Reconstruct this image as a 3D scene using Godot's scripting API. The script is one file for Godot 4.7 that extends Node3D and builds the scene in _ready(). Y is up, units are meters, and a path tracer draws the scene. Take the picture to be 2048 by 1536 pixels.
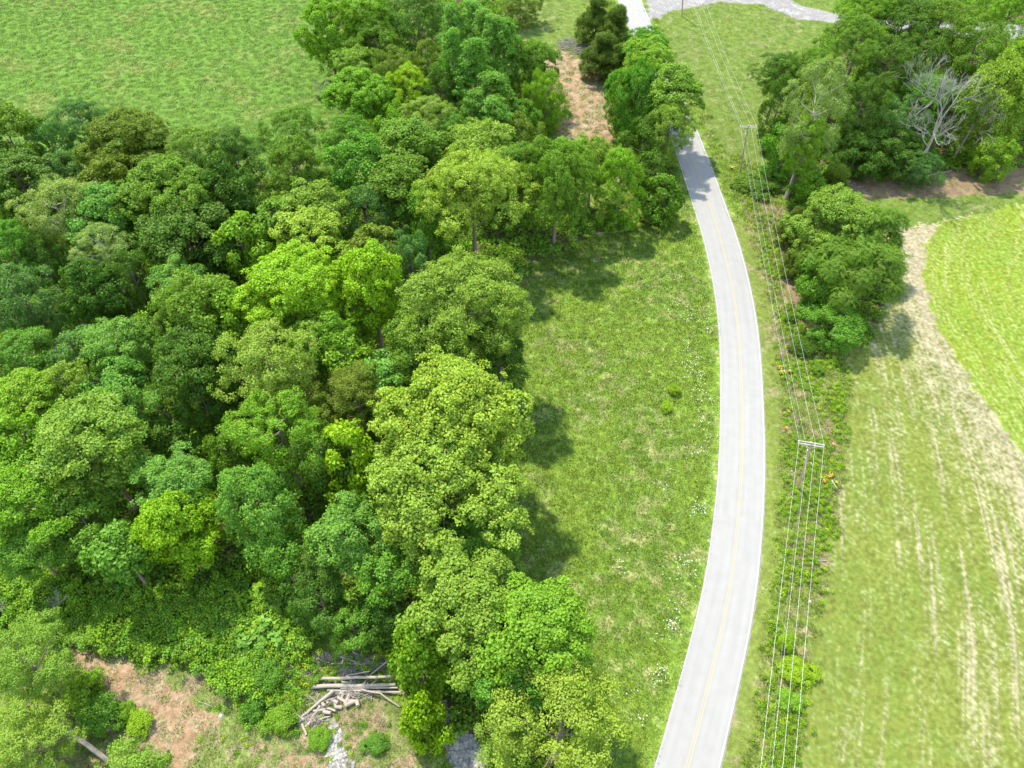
extends Node3D
# Rural road beside a wood, seen from a drone. Pixel positions (of a 2048 x 1536 picture) are turned into ground points by px().

const CAM_H := 80.0
const PITCH := 49.0
const FOC := 1500.0
const X0 := -140.0
const Z0 := -212.0
const CELL := 0.2
const TW := 1400
const TH := 1020

var cam_pos := Vector3(0, CAM_H, 0)
var fwd := Vector3.ZERO
var upv := Vector3.ZERO
var used := {}
var land := FastNoiseLite.new()
var road_tab := PackedFloat32Array()
var zone := PackedByteArray()
var ground_rgb := PackedByteArray()
var to_lin := PackedFloat32Array()
var to_srgb := PackedByteArray()
var M := {}
var sprays := {}
var spray_meshes := {}
var leaf_index := PackedInt32Array()
var crowns := {}
var crown_turn := {}
var tufts := {}
var tree_count := 0
var tri_count := 0
var edge_x := PackedFloat32Array()


# ---------- helpers ----------
func px(u: float, v: float, hh := 0.0) -> Vector3:
	var d := Vector3(1, 0, 0) * ((u - 1024.0) / FOC) - upv * ((v - 768.0) / FOC) + fwd
	return cam_pos + d * ((hh - CAM_H) / d.y)


func on_ground(u: float, v: float) -> Vector3:
	var p := px(u, v)
	p.y = gh(p.x, p.z)
	return p


func to_px(p: Vector3) -> Vector2:
	var q := p - cam_pos
	var zc := q.dot(fwd)
	if zc < 1.0:
		return Vector2(-9999, -9999)
	return Vector2(1024.0 + FOC * q.x / zc, 768.0 - FOC * q.dot(upv) / zc)


func road_x(z: float) -> float:
	var t := clampf(z + 420.0, 0.0, 478.0)
	var i := int(t)
	return lerpf(road_tab[i], road_tab[i + 1], t - i)


func road_d(x: float, z: float) -> float:
	var s := road_x(z + 0.5) - road_x(z - 0.5)
	return (x - road_x(z)) / sqrt(1.0 + s * s)


func gh(x: float, z: float) -> float:
	var d := absf(road_d(x, z))
	return smoothstep(4.0, 16.0, d) * land.get_noise_2d(x, z) * 0.55


func numbered(n: String) -> String:
	if not used.has(n):
		used[n] = 0
		return n
	used[n] += 1
	return "%s_%03d" % [n, used[n]]


func tag(o: Node, label := "", category := "", group := "", kind := ""):
	if label: o.set_meta("label", label)
	if category: o.set_meta("category", category)
	if group: o.set_meta("group", group)
	if kind: o.set_meta("kind", kind)


func thing(called: String, label: String, category: String, at: Vector3, group := "") -> Node3D:
	var o := Node3D.new()
	o.name = numbered(called)
	add_child(o)
	o.position = at
	tag(o, label, category, group)
	return o


func mesh_node(called: String, mesh: Mesh, m: Material, parent: Node = null) -> MeshInstance3D:
	var o := MeshInstance3D.new()
	o.mesh = mesh
	o.material_override = m
	if parent == null:
		o.name = numbered(called)
		add_child(o)
	else:
		o.name = called
		parent.add_child(o, true)
	return o


func multi(called: String, mesh: Mesh, m: Material, buf: PackedFloat32Array, parent: Node = null) -> MultiMeshInstance3D:
	var mm := MultiMesh.new()
	mm.transform_format = MultiMesh.TRANSFORM_3D
	mm.use_colors = true
	mm.mesh = mesh
	mm.instance_count = buf.size() / 16
	mm.buffer = buf
	var o := MultiMeshInstance3D.new()
	o.multimesh = mm
	o.material_override = m
	if parent == null:
		o.name = numbered(called)
		add_child(o)
	else:
		o.name = called
		parent.add_child(o, true)
	return o


func put(buf: PackedFloat32Array, b: Basis, p: Vector3, c: Color):
	buf.append_array(PackedFloat32Array([b.x.x, b.y.x, b.z.x, p.x, b.x.y, b.y.y, b.z.y, p.y, b.x.z, b.y.z, b.z.z, p.z, c.r, c.g, c.b, 1.0]))


class Geo:
	var v := PackedVector3Array()
	var n := PackedVector3Array()
	var c := PackedColorArray()
	var uv := PackedVector2Array()
	var i := PackedInt32Array()

	func tri(a: Vector3, b: Vector3, d: Vector3, nn: Vector3, col := Color.WHITE):
		var k := v.size()
		v.append_array([a, b, d])
		n.append_array([nn, nn, nn])
		c.append_array([col, col, col])
		i.append_array([k, k + 1, k + 2])

	func quad(a: Vector3, b: Vector3, d: Vector3, e: Vector3, col := Color.WHITE):
		var nn := (d - a).cross(b - a).normalized()
		if nn == Vector3.ZERO:
			nn = Vector3.UP
		var k := v.size()
		v.append_array([a, b, d, e])
		n.append_array([nn, nn, nn, nn])
		c.append_array([col, col, col, col])
		i.append_array([k, k + 1, k + 2, k, k + 2, k + 3])

	func box(b: Transform3D, s: Vector3):
		var h := s * 0.5
		var p := []
		for q in [[-1, -1, -1], [1, -1, -1], [1, 1, -1], [-1, 1, -1], [-1, -1, 1], [1, -1, 1], [1, 1, 1], [-1, 1, 1]]:
			p.append(b * Vector3(q[0] * h.x, q[1] * h.y, q[2] * h.z))
		for f in [[0, 1, 2, 3], [5, 4, 7, 6], [4, 0, 3, 7], [1, 5, 6, 2], [3, 2, 6, 7], [4, 5, 1, 0]]:
			var nn: Vector3 = ((p[f[0]] + p[f[2]]) * 0.5 - b.origin).normalized()
			var k := v.size()
			for t in f:
				v.append(p[t]); n.append(nn); c.append(Color.WHITE)
			i.append_array([k, k + 2, k + 1, k, k + 3, k + 2])

	func tube(pts: Array, rad: Array, sides := 6, caps := true, col := Color.WHITE):
		var k := v.size()
		var last := Vector3.ZERO
		for a in pts.size():
			var dir: Vector3 = (pts[mini(a + 1, pts.size() - 1)] - pts[maxi(a - 1, 0)]).normalized()
			var ref := Vector3.RIGHT if absf(dir.x) < 0.8 else Vector3.UP
			if last != Vector3.ZERO:
				ref = last
			var s := (ref - dir * ref.dot(dir)).normalized()
			last = s
			var t := dir.cross(s)
			for q in sides:
				var an := TAU * q / sides
				var o := s * cos(an) + t * sin(an)
				v.append(pts[a] + o * rad[a])
				n.append(o)
				c.append(col)
		for a in pts.size() - 1:
			for q in sides:
				var r := (q + 1) % sides
				var p0 := k + a * sides
				i.append_array([p0 + q, p0 + r, p0 + sides + q, p0 + r, p0 + sides + r, p0 + sides + q])
		if caps:
			for e in [0, pts.size() - 1]:
				var dir2: Vector3 = (pts[e] - pts[1 if e == 0 else e - 1]).normalized()
				var m := v.size()
				v.append(pts[e]); n.append(dir2); c.append(col)
				for q in sides:
					v.append(v[k + e * sides + q]); n.append(dir2); c.append(col)
				for q in sides:
					i.append_array([m, m + 1 + q, m + 1 + (q + 1) % sides])

	func mesh() -> ArrayMesh:
		for t in range(0, i.size(), 3):
			var p := i[t]
			if (v[i[t + 2]] - v[p]).cross(v[i[t + 1]] - v[p]).dot(n[p] + n[i[t + 1]] + n[i[t + 2]]) < 0.0:
				var q := i[t + 1]
				i[t + 1] = i[t + 2]
				i[t + 2] = q
		var a := []
		a.resize(Mesh.ARRAY_MAX)
		a[Mesh.ARRAY_VERTEX] = v
		a[Mesh.ARRAY_NORMAL] = n
		a[Mesh.ARRAY_COLOR] = c
		if uv.size() == v.size():
			a[Mesh.ARRAY_TEX_UV] = uv
		a[Mesh.ARRAY_INDEX] = i
		var m := ArrayMesh.new()
		m.add_surface_from_arrays(Mesh.PRIMITIVE_TRIANGLES, a)
		return m


func rv(r: RandomNumberGenerator) -> Vector3:
	var y := r.randf_range(-1, 1)
	var a := r.randf() * TAU
	var s := sqrt(1.0 - y * y)
	return Vector3(s * cos(a), y, s * sin(a))


func facing(nrm: Vector3, spin: float) -> Basis:
	var ref := Vector3(cos(spin), 0.31, sin(spin))
	var t := (ref - nrm * ref.dot(nrm)).normalized()
	return Basis(t, nrm, t.cross(nrm))


func noise_texture(freq: float, seed_: int, low: Color, high: Color, size := 512, oct := 5, as_normal := false) -> NoiseTexture2D:
	var n := FastNoiseLite.new()
	n.seed = seed_
	n.frequency = freq
	n.fractal_octaves = oct
	var t := NoiseTexture2D.new()
	t.width = size; t.height = size
	t.seamless = true
	t.noise = n
	if as_normal:
		t.as_normal_map = true
		t.bump_strength = 4.0
	else:
		var g := Gradient.new()
		g.set_color(0, low); g.set_color(1, high)
		t.color_ramp = g
	return t


func mat(low: Color, high: Color, scale: float, rough := 0.9, freq := 0.02, sd := 1) -> StandardMaterial3D:
	var m := StandardMaterial3D.new()
	m.albedo_texture = noise_texture(freq, sd, low.linear_to_srgb(), high.linear_to_srgb(), 256)
	m.uv1_triplanar = true
	m.uv1_world_triplanar = true
	m.uv1_scale = Vector3.ONE * scale
	m.roughness = rough
	return m


# ---------- leaves ----------
func leaf(g: Geo, base: Vector3, axis: Vector3, nrm: Vector3, ln: float, wd: float, out: Vector3, col: Color):
	# two faces folded along the midrib: four points, in the order base, one side, tip, other side
	var side := axis.cross(nrm).normalized()
	var tip := base + axis * ln - nrm * ln * 0.12
	var mid := base + axis * ln * 0.45
	var a := mid + side * wd * 0.5 + nrm * wd * 0.18
	var b := mid - side * wd * 0.5 + nrm * wd * 0.18
	var nn := (nrm * 0.8 + out * 0.4).normalized()
	var k := g.v.size()
	if (tip - base).cross(a - base).dot(nn) < 0.0:
		var t := a
		a = b
		b = t
		side = -side
	g.v.append_array([base, a, tip, b])
	g.n.append_array([nn, (nn - side * 0.2).normalized(), nn, (nn + side * 0.2).normalized()])
	g.c.append_array([col, col, col, col])
	g.i.append_array([k, k + 1, k + 2, k, k + 2, k + 3])


func spray_mesh(sd: int, count: int, ln: float, wd: float, rad: float, flat: float, wild: float) -> Geo:
	var r := RandomNumberGenerator.new()
	r.seed = sd
	var g := Geo.new()
	for k in count:
		var d := rv(r)
		if d.y < -0.15:
			d.y = -d.y * 0.6
			d = d.normalized()
		var p := d * rad * pow(r.randf(), 0.45) * Vector3(1, flat, 1)
		var nrm := (d * 0.55 + Vector3.UP * 0.45 + rv(r) * wild).normalized()
		var ax := rv(r) + d * 0.5
		ax = (ax - nrm * ax.dot(nrm)).normalized()
		var s := r.randf_range(0.7, 1.25)
		var t := r.randf_range(0.78, 1.18)
		leaf(g, p, ax, nrm, ln * s, wd * s, d, Color(t * r.randf_range(0.93, 1.08), t, t * r.randf_range(0.8, 1.1)))
	return g


func feather_mesh(sd: int, droop: float) -> Geo:
	var r := RandomNumberGenerator.new()
	r.seed = sd
	var g := Geo.new()
	for k in 13:
		var an := TAU * k / 13.0 + r.randf_range(-0.3, 0.3)
		var d := Vector3(cos(an), r.randf_range(0.15, 0.9), sin(an)).normalized()
		var p := d * 0.1
		var step := d * 0.1
		for q in 9:
			step = (step + Vector3(0, -droop, 0)).normalized() * 0.115
			p += step
			for s in [-1, 1]:
				var sidev: Vector3 = step.cross(Vector3.UP).normalized() * s
				var nrm := (Vector3.UP + rv(r) * 0.45 + d * 0.3).normalized()
				var t := r.randf_range(0.8, 1.15)
				leaf(g, p, (sidev + step.normalized() * 0.7).normalized(), nrm, r.randf_range(0.15, 0.26), 0.085, d, Color(t, t, t * r.randf_range(0.8, 1.1)))
	return g


func tuft_mesh(sd: int, count: int, rad: float, hmin: float, hmax: float, wd: float, lean: float) -> ArrayMesh:
	var r := RandomNumberGenerator.new()
	r.seed = sd
	var g := Geo.new()
	for k in count:
		var a := r.randf() * TAU
		var q := sqrt(r.randf()) * rad
		var p := Vector3(cos(a) * q, -0.02, sin(a) * q)
		var h := r.randf_range(hmin, hmax)
		var b := r.randf() * TAU
		var s := Vector3(cos(b), 0, sin(b)) * wd * r.randf_range(0.6, 1.3)
		var ln := r.randf() * TAU
		var tip := p + Vector3(cos(ln), 0, sin(ln)) * h * r.randf_range(0.2, 1.0) * lean + Vector3.UP * h
		var t := r.randf_range(0.7, 1.25)
		var nrm := (Vector3.UP * 1.2 + rv(r) * 0.6).normalized()
		g.tri(p - s, tip, p + s, nrm, Color(t * r.randf_range(0.92, 1.1), t, t * r.randf_range(0.8, 1.15)))
	return g.mesh()


# ---------- trees ----------
# kinds: [spray set, lobe size, spray scale, spray density, droop, lobes]
var KIND := {
	"b": ["medium", 0.29, 1.0, 1.0, 0.0, 1.0],      # broad round crown
	"o": ["broad", 0.275, 1.05, 1.0, 0.0, 1.15],     # lumpy clustered crown (oak, maple)
	"t": ["medium", 0.28, 0.95, 0.95, 0.0, 1.2],    # tall oval
	"p": ["medium", 0.36, 0.95, 1.05, 0.0, 1.1],    # pyramid
	"c": ["needle", 0.40, 0.9, 1.25, 0.0, 1.0],     # cedar
	"f": ["feather", 0.30, 0.9, 0.62, 0.1, 1.1],     # feathery
	"d": ["fine", 0.30, 1.0, 0.75, 0.0, 1.1],       # small-leaved dense
	"a": ["fine", 0.26, 0.95, 0.95, 0.0, 1.0],      # airy, open crown
	"s": ["medium", 0.42, 0.62, 1.2, 0.0, 1.0],     # shrub
}
# base colours of leaves (linear), and of their young tips
var LEAF := {
	"lime": [Color(0.246, 0.407, 0.013), Color(0.312, 0.440, 0.020)],
	"bright": [Color(0.179, 0.340, 0.020), Color(0.248, 0.407, 0.030)],
	"mid": [Color(0.130, 0.247, 0.020), Color(0.192, 0.321, 0.030)],
	"dark": [Color(0.082, 0.172, 0.017), Color(0.123, 0.221, 0.022)],
	"deep": [Color(0.082, 0.172, 0.017), Color(0.123, 0.221, 0.022)],
	"pale": [Color(0.206, 0.332, 0.034), Color(0.346, 0.440, 0.077)],
	"gold": [Color(0.251, 0.378, 0.034), Color(0.391, 0.440, 0.077)],
	"silver": [Color(0.212, 0.308, 0.061), Color(0.391, 0.440, 0.146)],
	"mint": [Color(0.155, 0.327, 0.042), Color(0.235, 0.419, 0.068)],
	"blue": [Color(0.101, 0.222, 0.043), Color(0.155, 0.287, 0.065)],
	"olive": [Color(0.134, 0.204, 0.015), Color(0.201, 0.256, 0.023)],
	"cedar": [Color(0.110, 0.174, 0.019), Color(0.155, 0.222, 0.025)],
	"jadelight": [Color(0.129, 0.289, 0.030), Color(0.190, 0.360, 0.049)],
	"jade": [Color(0.122, 0.277, 0.024), Color(0.179, 0.345, 0.039)],
}


func crown_for(kind: String, R: float, ratio: float) -> Array:
	# a shared crown of this kind and size class; the classes keep the leaves near their real size
	var size := "s" if kind == "s" else ("small" if R < 3.6 else ("medium" if R < 6.2 else "large"))
	if kind in "pcft" or (kind == "d" and size == "large"):
		size = "medium"
	var key := kind + size
	var n := {"small": 2, "medium": 3, "large": 2, "s": 3}[size] as int
	if kind in "pcftd":
		n = 2
	if not crowns.has(key):
		crowns[key] = []
		crown_turn[key] = 0
		var ref := {"small": 2.8, "medium": 4.8, "large": 7.6, "s": 1.2}[size] as float
		if kind in "pc":
			ref = 3.0
		for k in n:
			crowns[key].append(make_crown(kind, ref, ref * {"p": 1.75, "c": 1.6, "t": 1.35}.get(kind, 0.92 + 0.12 * k), 300 + k * 17 + key.hash() % 1000))
	crown_turn[key] += 1
	return crowns[key][crown_turn[key] % n]


func bake(items: Array) -> ArrayMesh:
	# items: [spray Geo, Transform3D, colour array]; every leaf is four points, so the index list is the same for all
	var v := PackedVector3Array()
	var nn := PackedVector3Array()
	var c := PackedColorArray()
	for e in items:
		var t: Transform3D = e[1]
		v.append_array(t * e[0].v)
		nn.append_array(Transform3D(t.basis.orthonormalized(), Vector3.ZERO) * e[0].n)
		c.append_array(e[2])
	var a := []
	a.resize(Mesh.ARRAY_MAX)
	a[Mesh.ARRAY_VERTEX] = v
	a[Mesh.ARRAY_NORMAL] = nn
	a[Mesh.ARRAY_COLOR] = c
	a[Mesh.ARRAY_INDEX] = leaf_index.slice(0, v.size() / 4 * 6)
	var m := ArrayMesh.new()
	m.add_surface_from_arrays(Mesh.PRIMITIVE_TRIANGLES, a)
	tri_count += v.size() / 2
	return m


func tinted(g: Geo) -> Array:
	# twelve sets of leaf colours for a spray: nine of grown leaves, three of young, paler tips
	var r := RandomNumberGenerator.new()
	r.seed = g.v.size()
	var sets := []
	for k in 12:
		var j := 0.84 + 0.035 * k
		var m := Color(j * r.randf_range(0.93, 1.07), j, j * r.randf_range(0.85, 1.1)) if k < 9 else Color(1.42, 1.24, 1.5) * r.randf_range(0.94, 1.06)
		var c := PackedColorArray()
		for q in g.c.size():
			c.append(Color(g.c[q].r * m.r, g.c[q].g * m.g, g.c[q].b * m.b))
		sets.append(c)
	return sets


func make_crown(kind: String, R: float, sv: float, sd: int) -> Array:
	var r := RandomNumberGenerator.new()
	r.seed = sd
	var K: Array = KIND[kind]
	var mid := Vector3.ZERO
	var lobes := []
	var ph1 := r.randf() * TAU
	var ph2 := r.randf() * TAU
	var n := int(clampf((11.0 + R * R * 0.68 + sv * 1.2) * K[5], 8, 62))
	for k in n:
		var t := (k + 0.5) / n
		var y := lerpf(1.0, -1.45, pow(t, 1.2)) + r.randf_range(-0.1, 0.1)
		y = clampf(y, -1.5, 0.97)
		if kind in "pcs":
			y = maxf(y * 0.8 + 0.2, -0.95)
		var a := k * 2.39996 + r.randf_range(-0.35, 0.35)
		var prof := sqrt(maxf(0.0, 1.0 - y * y))
		if y < 0.0:
			prof = lerpf(1.0, 0.66, minf(-y, 1.3))
		prof *= 1.0 + 0.16 * sin(a * 2.0 + ph1 + y * 2.0) + 0.12 * sin(a * 3.0 + ph2 - y * 3.0)
		if kind == "p" or kind == "c":
			prof = lerpf(0.98, 0.08, pow((y + 1.0) * 0.5, 1.1))
		elif kind == "t":
			prof *= 1.0 - 0.1 * y
		var far := r.randf_range(0.58, 0.98)
		if k % 5 == 4:
			far *= 0.6
		var lr: float = R * K[1] * r.randf_range(0.62, 1.32)
		if kind == "p" or kind == "c":
			lr *= lerpf(1.1, 0.6, (y + 1.0) * 0.5)
		lr = clampf(lr, minf(0.55, R * 0.6), 2.5)
		var c := Vector3(cos(a) * prof * R * far, y * (sv - lr * 0.6) * r.randf_range(0.86, 1.04), sin(a) * prof * R * far)
		c += rv(r) * minf(R * 0.12, 0.7)
		lobes.append([c, lr])
	var items := []
	var sets := []
	for g in sprays[K[0]]:
		sets.append(tinted(g))
	for L in lobes:
		var c: Vector3 = L[0]
		var lr: float = L[1]
		var out := ((c - mid) / Vector3(R, sv, R)).normalized()
		var shift := r.randi_range(-2, 2)
		var m := int(clampf(lr * lr * (10.5 if R < 6.0 else 7.6) * (1.0 if out.y > -0.15 else 0.6) * K[3] / (K[2] * K[2]), 6, 60))
		for k in m:
			var d := rv(r)
			d = (d + out * 0.55 + Vector3.UP * 0.35).normalized()
			var reach := r.randf_range(1.12, 1.42) if r.randf() < 0.10 else r.randf_range(0.62, 1.12)
			var q: Vector3 = c + d * lr * reach * Vector3(1.06, 0.9, 1.06)
			var nrm := (d * 0.75 + Vector3.UP * 0.5 + rv(r) * 0.35).normalized()
			var s: float = K[2] * r.randf_range(0.72, 1.2) * (1.0 if R < 6.0 else 1.0)
			var w := r.randi() % sets.size()
			var young := r.randi_range(9, 11) if r.randf() < 0.26 else clampi(r.randi_range(1, 7) + shift, 0, 8)
			items.append([sprays[K[0]][w], Transform3D(facing(nrm, r.randf() * TAU).scaled(Vector3.ONE * s), q), sets[w][young]])
	var done := bake(items)
	return [done, R, sv, lobes]


func tree(row: Array, group: String, called := "", category := "tree"):
	var u: float = row[0]
	var v: float = row[1]
	var rx: float = row[2]
	var ry: float = row[3]
	var height: float = row[4]
	var kind: String = row[5]
	var tones: Array = LEAF[row[6]]
	var K: Array = KIND[kind]
	tree_count += 1
	var r := RandomNumberGenerator.new()
	r.seed = 7000 + tree_count * 13
	var sv := height * 0.33
	var R := 4.0
	var p := Vector3.ZERO
	for it in 5:
		p = px(u, v, height - sv)
		var q := p - cam_pos
		var m := q.dot(fwd) / FOC
		R = rx * m
		var sd := absf(q.normalized().y)
		var half := ry * m
		var left := half * half - R * R * sd * sd
		sv = sqrt(maxf(left, 0.0)) / sqrt(1.0 - sd * sd)
		sv = clampf(sv, R * 0.72, R * 2.1)
		sv = minf(sv, height * 0.47)
	var base := Vector3(p.x, gh(p.x, p.z), p.z)
	var names := {"b": "broadleaf_tree", "o": "oak_tree", "t": "tall_tree", "p": "poplar_tree", "c": "cedar_tree", "f": "locust_tree", "d": "leafy_tree", "a": "open_crowned_tree", "s": "shrub"}
	var o := thing(called if called else names[kind], row[7], category, base, group)
	var mid := Vector3(0, height - sv, 0)
	var C: Array = crown_for(kind, R, sv / R)
	var turn := Basis(Vector3.UP, r.randf() * TAU)
	var sc := Vector3(R / C[1], sv / C[2], R / C[1])
	var fit := turn.scaled(sc)
	var lobes := []
	for L in C[3]:
		lobes.append([mid + fit * L[0], L[1] * sc.x])
	var twist := r.randf_range(0.93, 1.07)
	var j := r.randf_range(0.92, 1.08)
	var col: Color = tones[0].lerp(tones[1], r.randf() * 0.25)
	var buf := PackedFloat32Array()
	put(buf, fit, mid, Color(col.r * j * twist, col.g * j, col.b * j))
	multi("crown", C[0], M.leaf, buf, o)
	# trunk and limbs
	var g := Geo.new()
	var tr := clampf(height * 0.017, 0.04, 0.36)
	var top := mid + Vector3(0, sv * 0.45, 0)
	var bend := Vector3(r.randf_range(-0.4, 0.4), 0, r.randf_range(-0.4, 0.4)) * height * 0.03
	var pts := [Vector3(0, -0.15, 0), Vector3(0, height * 0.06, 0), mid * 0.55 + bend, mid * 0.85 + bend * 0.6, top]
	g.tube(pts, [tr * 1.45, tr * 1.05, tr * 0.85, tr * 0.62, tr * 0.2], 7)
	for k in range(0, lobes.size(), 2):
		if k > 26:
			break
		var e: Vector3 = lobes[k][0]
		var y0 := clampf(e.y - Vector2(e.x, e.z).length() * r.randf_range(0.5, 0.9), height * 0.16, top.y * 0.96)
		var s0 := Vector3(bend.x * 0.6, y0, bend.z * 0.6)
		var m2 := s0.lerp(e, 0.5) + Vector3(0, (e.y - y0) * -0.12, 0) + rv(r) * 0.2
		g.tube([s0, m2, e, e + (e - m2).normalized() * lobes[k][1] * 0.7], [tr * 0.4, tr * 0.26, tr * 0.13, tr * 0.05], 5, false)
	mesh_node("trunk", g.mesh(), M.pale_bark if row[6] == "silver" else M.bark, o)
	return o


func twigs(g: Geo, r: RandomNumberGenerator, p: Vector3, d: Vector3, ln: float, rad: float, depth: int, lift: float):
	var q := p + d * ln * 0.5 + rv(r) * ln * 0.05
	var e := p + (d + rv(r) * 0.12).normalized() * ln
	g.tube([p, q, e], [rad, rad * 0.82, rad * 0.62], 5 if rad > 0.05 else 4, false)
	if depth == 0:
		return
	var n := 3 if depth > 1 else 4
	for k in n:
		var nd := (d + rv(r) * 0.72 + Vector3.UP * lift).normalized()
		var st := e if k < 2 else q.lerp(e, r.randf())
		twigs(g, r, st, nd, ln * r.randf_range(0.6, 0.82), rad * 0.6, depth - 1, lift)


func dead_tree(bu: float, bv: float, height: float, lean: Vector3, rad: float, depth: int, label: String, sd: int, group := ""):
	var r := RandomNumberGenerator.new()
	r.seed = sd
	var o := thing("dead_tree", label, "dead tree", on_ground(bu, bv), group)
	var g := Geo.new()
	var d := (Vector3.UP + lean).normalized()
	var pts := [Vector3(0, -0.2, 0), d * height * 0.2 + rv(r) * 0.1, d * height * 0.42, d * height * 0.6 + rv(r) * 0.2]
	g.tube(pts, [rad * 1.3, rad, rad * 0.8, rad * 0.6], 7)
	mesh_node("trunk", g.mesh(), M.grey_wood, o)
	for k in depth + 2:
		var b := Geo.new()
		var f := r.randf_range(0.3, 1.0) if k > 1 else 1.0
		var st: Vector3 = pts[1].lerp(pts[3], f)
		var nd := (d * (0.9 if f > 0.8 else 0.25) + rv(r) * 0.75 + Vector3.UP * 0.35).normalized()
		twigs(b, r, st, nd, height * r.randf_range(0.14, 0.2), rad * 0.42, depth, 0.22)
		mesh_node("branch", b.mesh(), M.grey_wood, o)
	return o


func log_thing(called: String, label: String, points: Array, rad: float, lift: float, m: Material, group: String, category := "log"):
	var pts := []
	for q in points:
		var w := on_ground(q[0], q[1])
		pts.append(w + Vector3(0, rad + (q[2] if q.size() > 2 else lift), 0))
	var c: Vector3 = (pts[0] + pts[-1]) * 0.5
	c.y = minf(pts[0].y, pts[-1].y) - rad
	var o := thing(called, label, category, c, group)
	var r := RandomNumberGenerator.new()
	r.seed = int(points[0][0] * 7 + points[0][1])
	var fine := []
	var rads := []
	var steps := 5
	for a in pts.size() - 1:
		for k in steps:
			fine.append(pts[a].lerp(pts[a + 1], float(k) / steps) - c + rv(r) * rad * 0.25)
	fine.append(pts[-1] - c)
	for k in fine.size():
		rads.append(rad * lerpf(1.0, 0.6, float(k) / fine.size()) * r.randf_range(0.9, 1.1))
	var g := Geo.new()
	g.tube(fine, rads, 8, false)
	mesh_node("bark", g.mesh(), m, o)
	for e in [0, fine.size() - 1]:
		var f := Geo.new()
		var d: Vector3 = (fine[e] - fine[1 if e == 0 else e - 1]).normalized()
		f.tube([fine[e] - d * 0.01, fine[e] + d * 0.012], [rads[e] * 0.97, rads[e] * 0.94], 8)
		mesh_node("cut_end", f.mesh(), M.cut_wood, o)
	return o


# ---------- zones of the ground ----------
func fill(points: Array, id: int):
	var poly := []
	for q in points:
		var w := px(q[0], q[1])
		poly.append(Vector2((w.x - X0) / CELL, (w.z - Z0) / CELL))
	var lo := 1e9
	var hi := -1e9
	for q in poly:
		lo = minf(lo, q.y); hi = maxf(hi, q.y)
	for j in range(maxi(0, int(lo)), mini(TH - 1, int(hi)) + 1):
		var y := j + 0.5
		var xs := []
		for k in poly.size():
			var a: Vector2 = poly[k]
			var b: Vector2 = poly[(k + 1) % poly.size()]
			if (a.y <= y) != (b.y <= y):
				xs.append(a.x + (y - a.y) / (b.y - a.y) * (b.x - a.x))
		xs.sort()
		for k in range(0, xs.size() - 1, 2):
			for i in range(clampi(int(xs[k]), 0, TW), clampi(int(xs[k + 1]), 0, TW)):
				zone[j * TW + i] = id


func zone_at(x: float, z: float) -> int:
	var i := int((x - X0) / CELL)
	var j := int((z - Z0) / CELL)
	if i < 0 or j < 0 or i >= TW or j >= TH:
		return 0
	return zone[j * TW + i]


func ground_col(x: float, z: float) -> Color:
	var i := clampi(int((x - X0) / CELL), 0, TW - 1)
	var j := clampi(int((z - Z0) / CELL), 0, TH - 1)
	var k := (j * TW + i) * 3
	return Color(to_lin[ground_rgb[k]], to_lin[ground_rgb[k + 1]], to_lin[ground_rgb[k + 2]])


func noise_bytes(freq: float, sd: int, oct := 4) -> PackedByteArray:
	var n := FastNoiseLite.new()
	n.seed = sd
	n.frequency = freq
	n.fractal_octaves = oct
	return n.get_image(TW, TH).get_data()


const MEADOW := 0
const HAY := 1
const LAWN := 2
const WOODS := 3
const DIRT := 4
const STUBBLE := 5
const CROP := 6
const TAN := 7
const WEEDS := 8
const GRAVEL := 9
const ROUGH := 10
const BROWN := 11
const WHITE := 12
const VERGE := 13
# [main, second, accent] real-world base colours, linear
var GROUND := [
	[Color(0.148, 0.222, 0.029), Color(0.105, 0.190, 0.025), Color(0.225, 0.235, 0.08)],
	[Color(0.088, 0.158, 0.022), Color(0.068, 0.140, 0.022), Color(0.125, 0.158, 0.036)],
	[Color(0.106, 0.150, 0.027), Color(0.084, 0.138, 0.024), Color(0.142, 0.145, 0.055)],
	[Color(0.105, 0.080, 0.045), Color(0.070, 0.072, 0.030), Color(0.14, 0.10, 0.06)],
	[Color(0.240, 0.155, 0.090), Color(0.200, 0.150, 0.092), Color(0.265, 0.195, 0.125)],
	[Color(0.132, 0.158, 0.030), Color(0.110, 0.146, 0.026), Color(0.270, 0.235, 0.155)],
	[Color(0.150, 0.200, 0.021), Color(0.124, 0.182, 0.021), Color(0.245, 0.255, 0.105)],
	[Color(0.225, 0.198, 0.122), Color(0.185, 0.180, 0.085), Color(0.265, 0.232, 0.148)],
	[Color(0.140, 0.190, 0.034), Color(0.155, 0.170, 0.05), Color(0.22, 0.175, 0.105)],
	[Color(0.195, 0.185, 0.175), Color(0.170, 0.163, 0.152), Color(0.215, 0.205, 0.195)],
	[Color(0.15, 0.185, 0.05), Color(0.175, 0.16, 0.08), Color(0.225, 0.165, 0.10)],
	[Color(0.165, 0.115, 0.072), Color(0.20, 0.133, 0.083), Color(0.11, 0.12, 0.037)],
	[Color(0.23, 0.21, 0.18), Color(0.19, 0.17, 0.135), Color(0.16, 0.14, 0.09)],
	[Color(0.135, 0.170, 0.034), Color(0.110, 0.156, 0.029), Color(0.175, 0.155, 0.072)],
]


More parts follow.
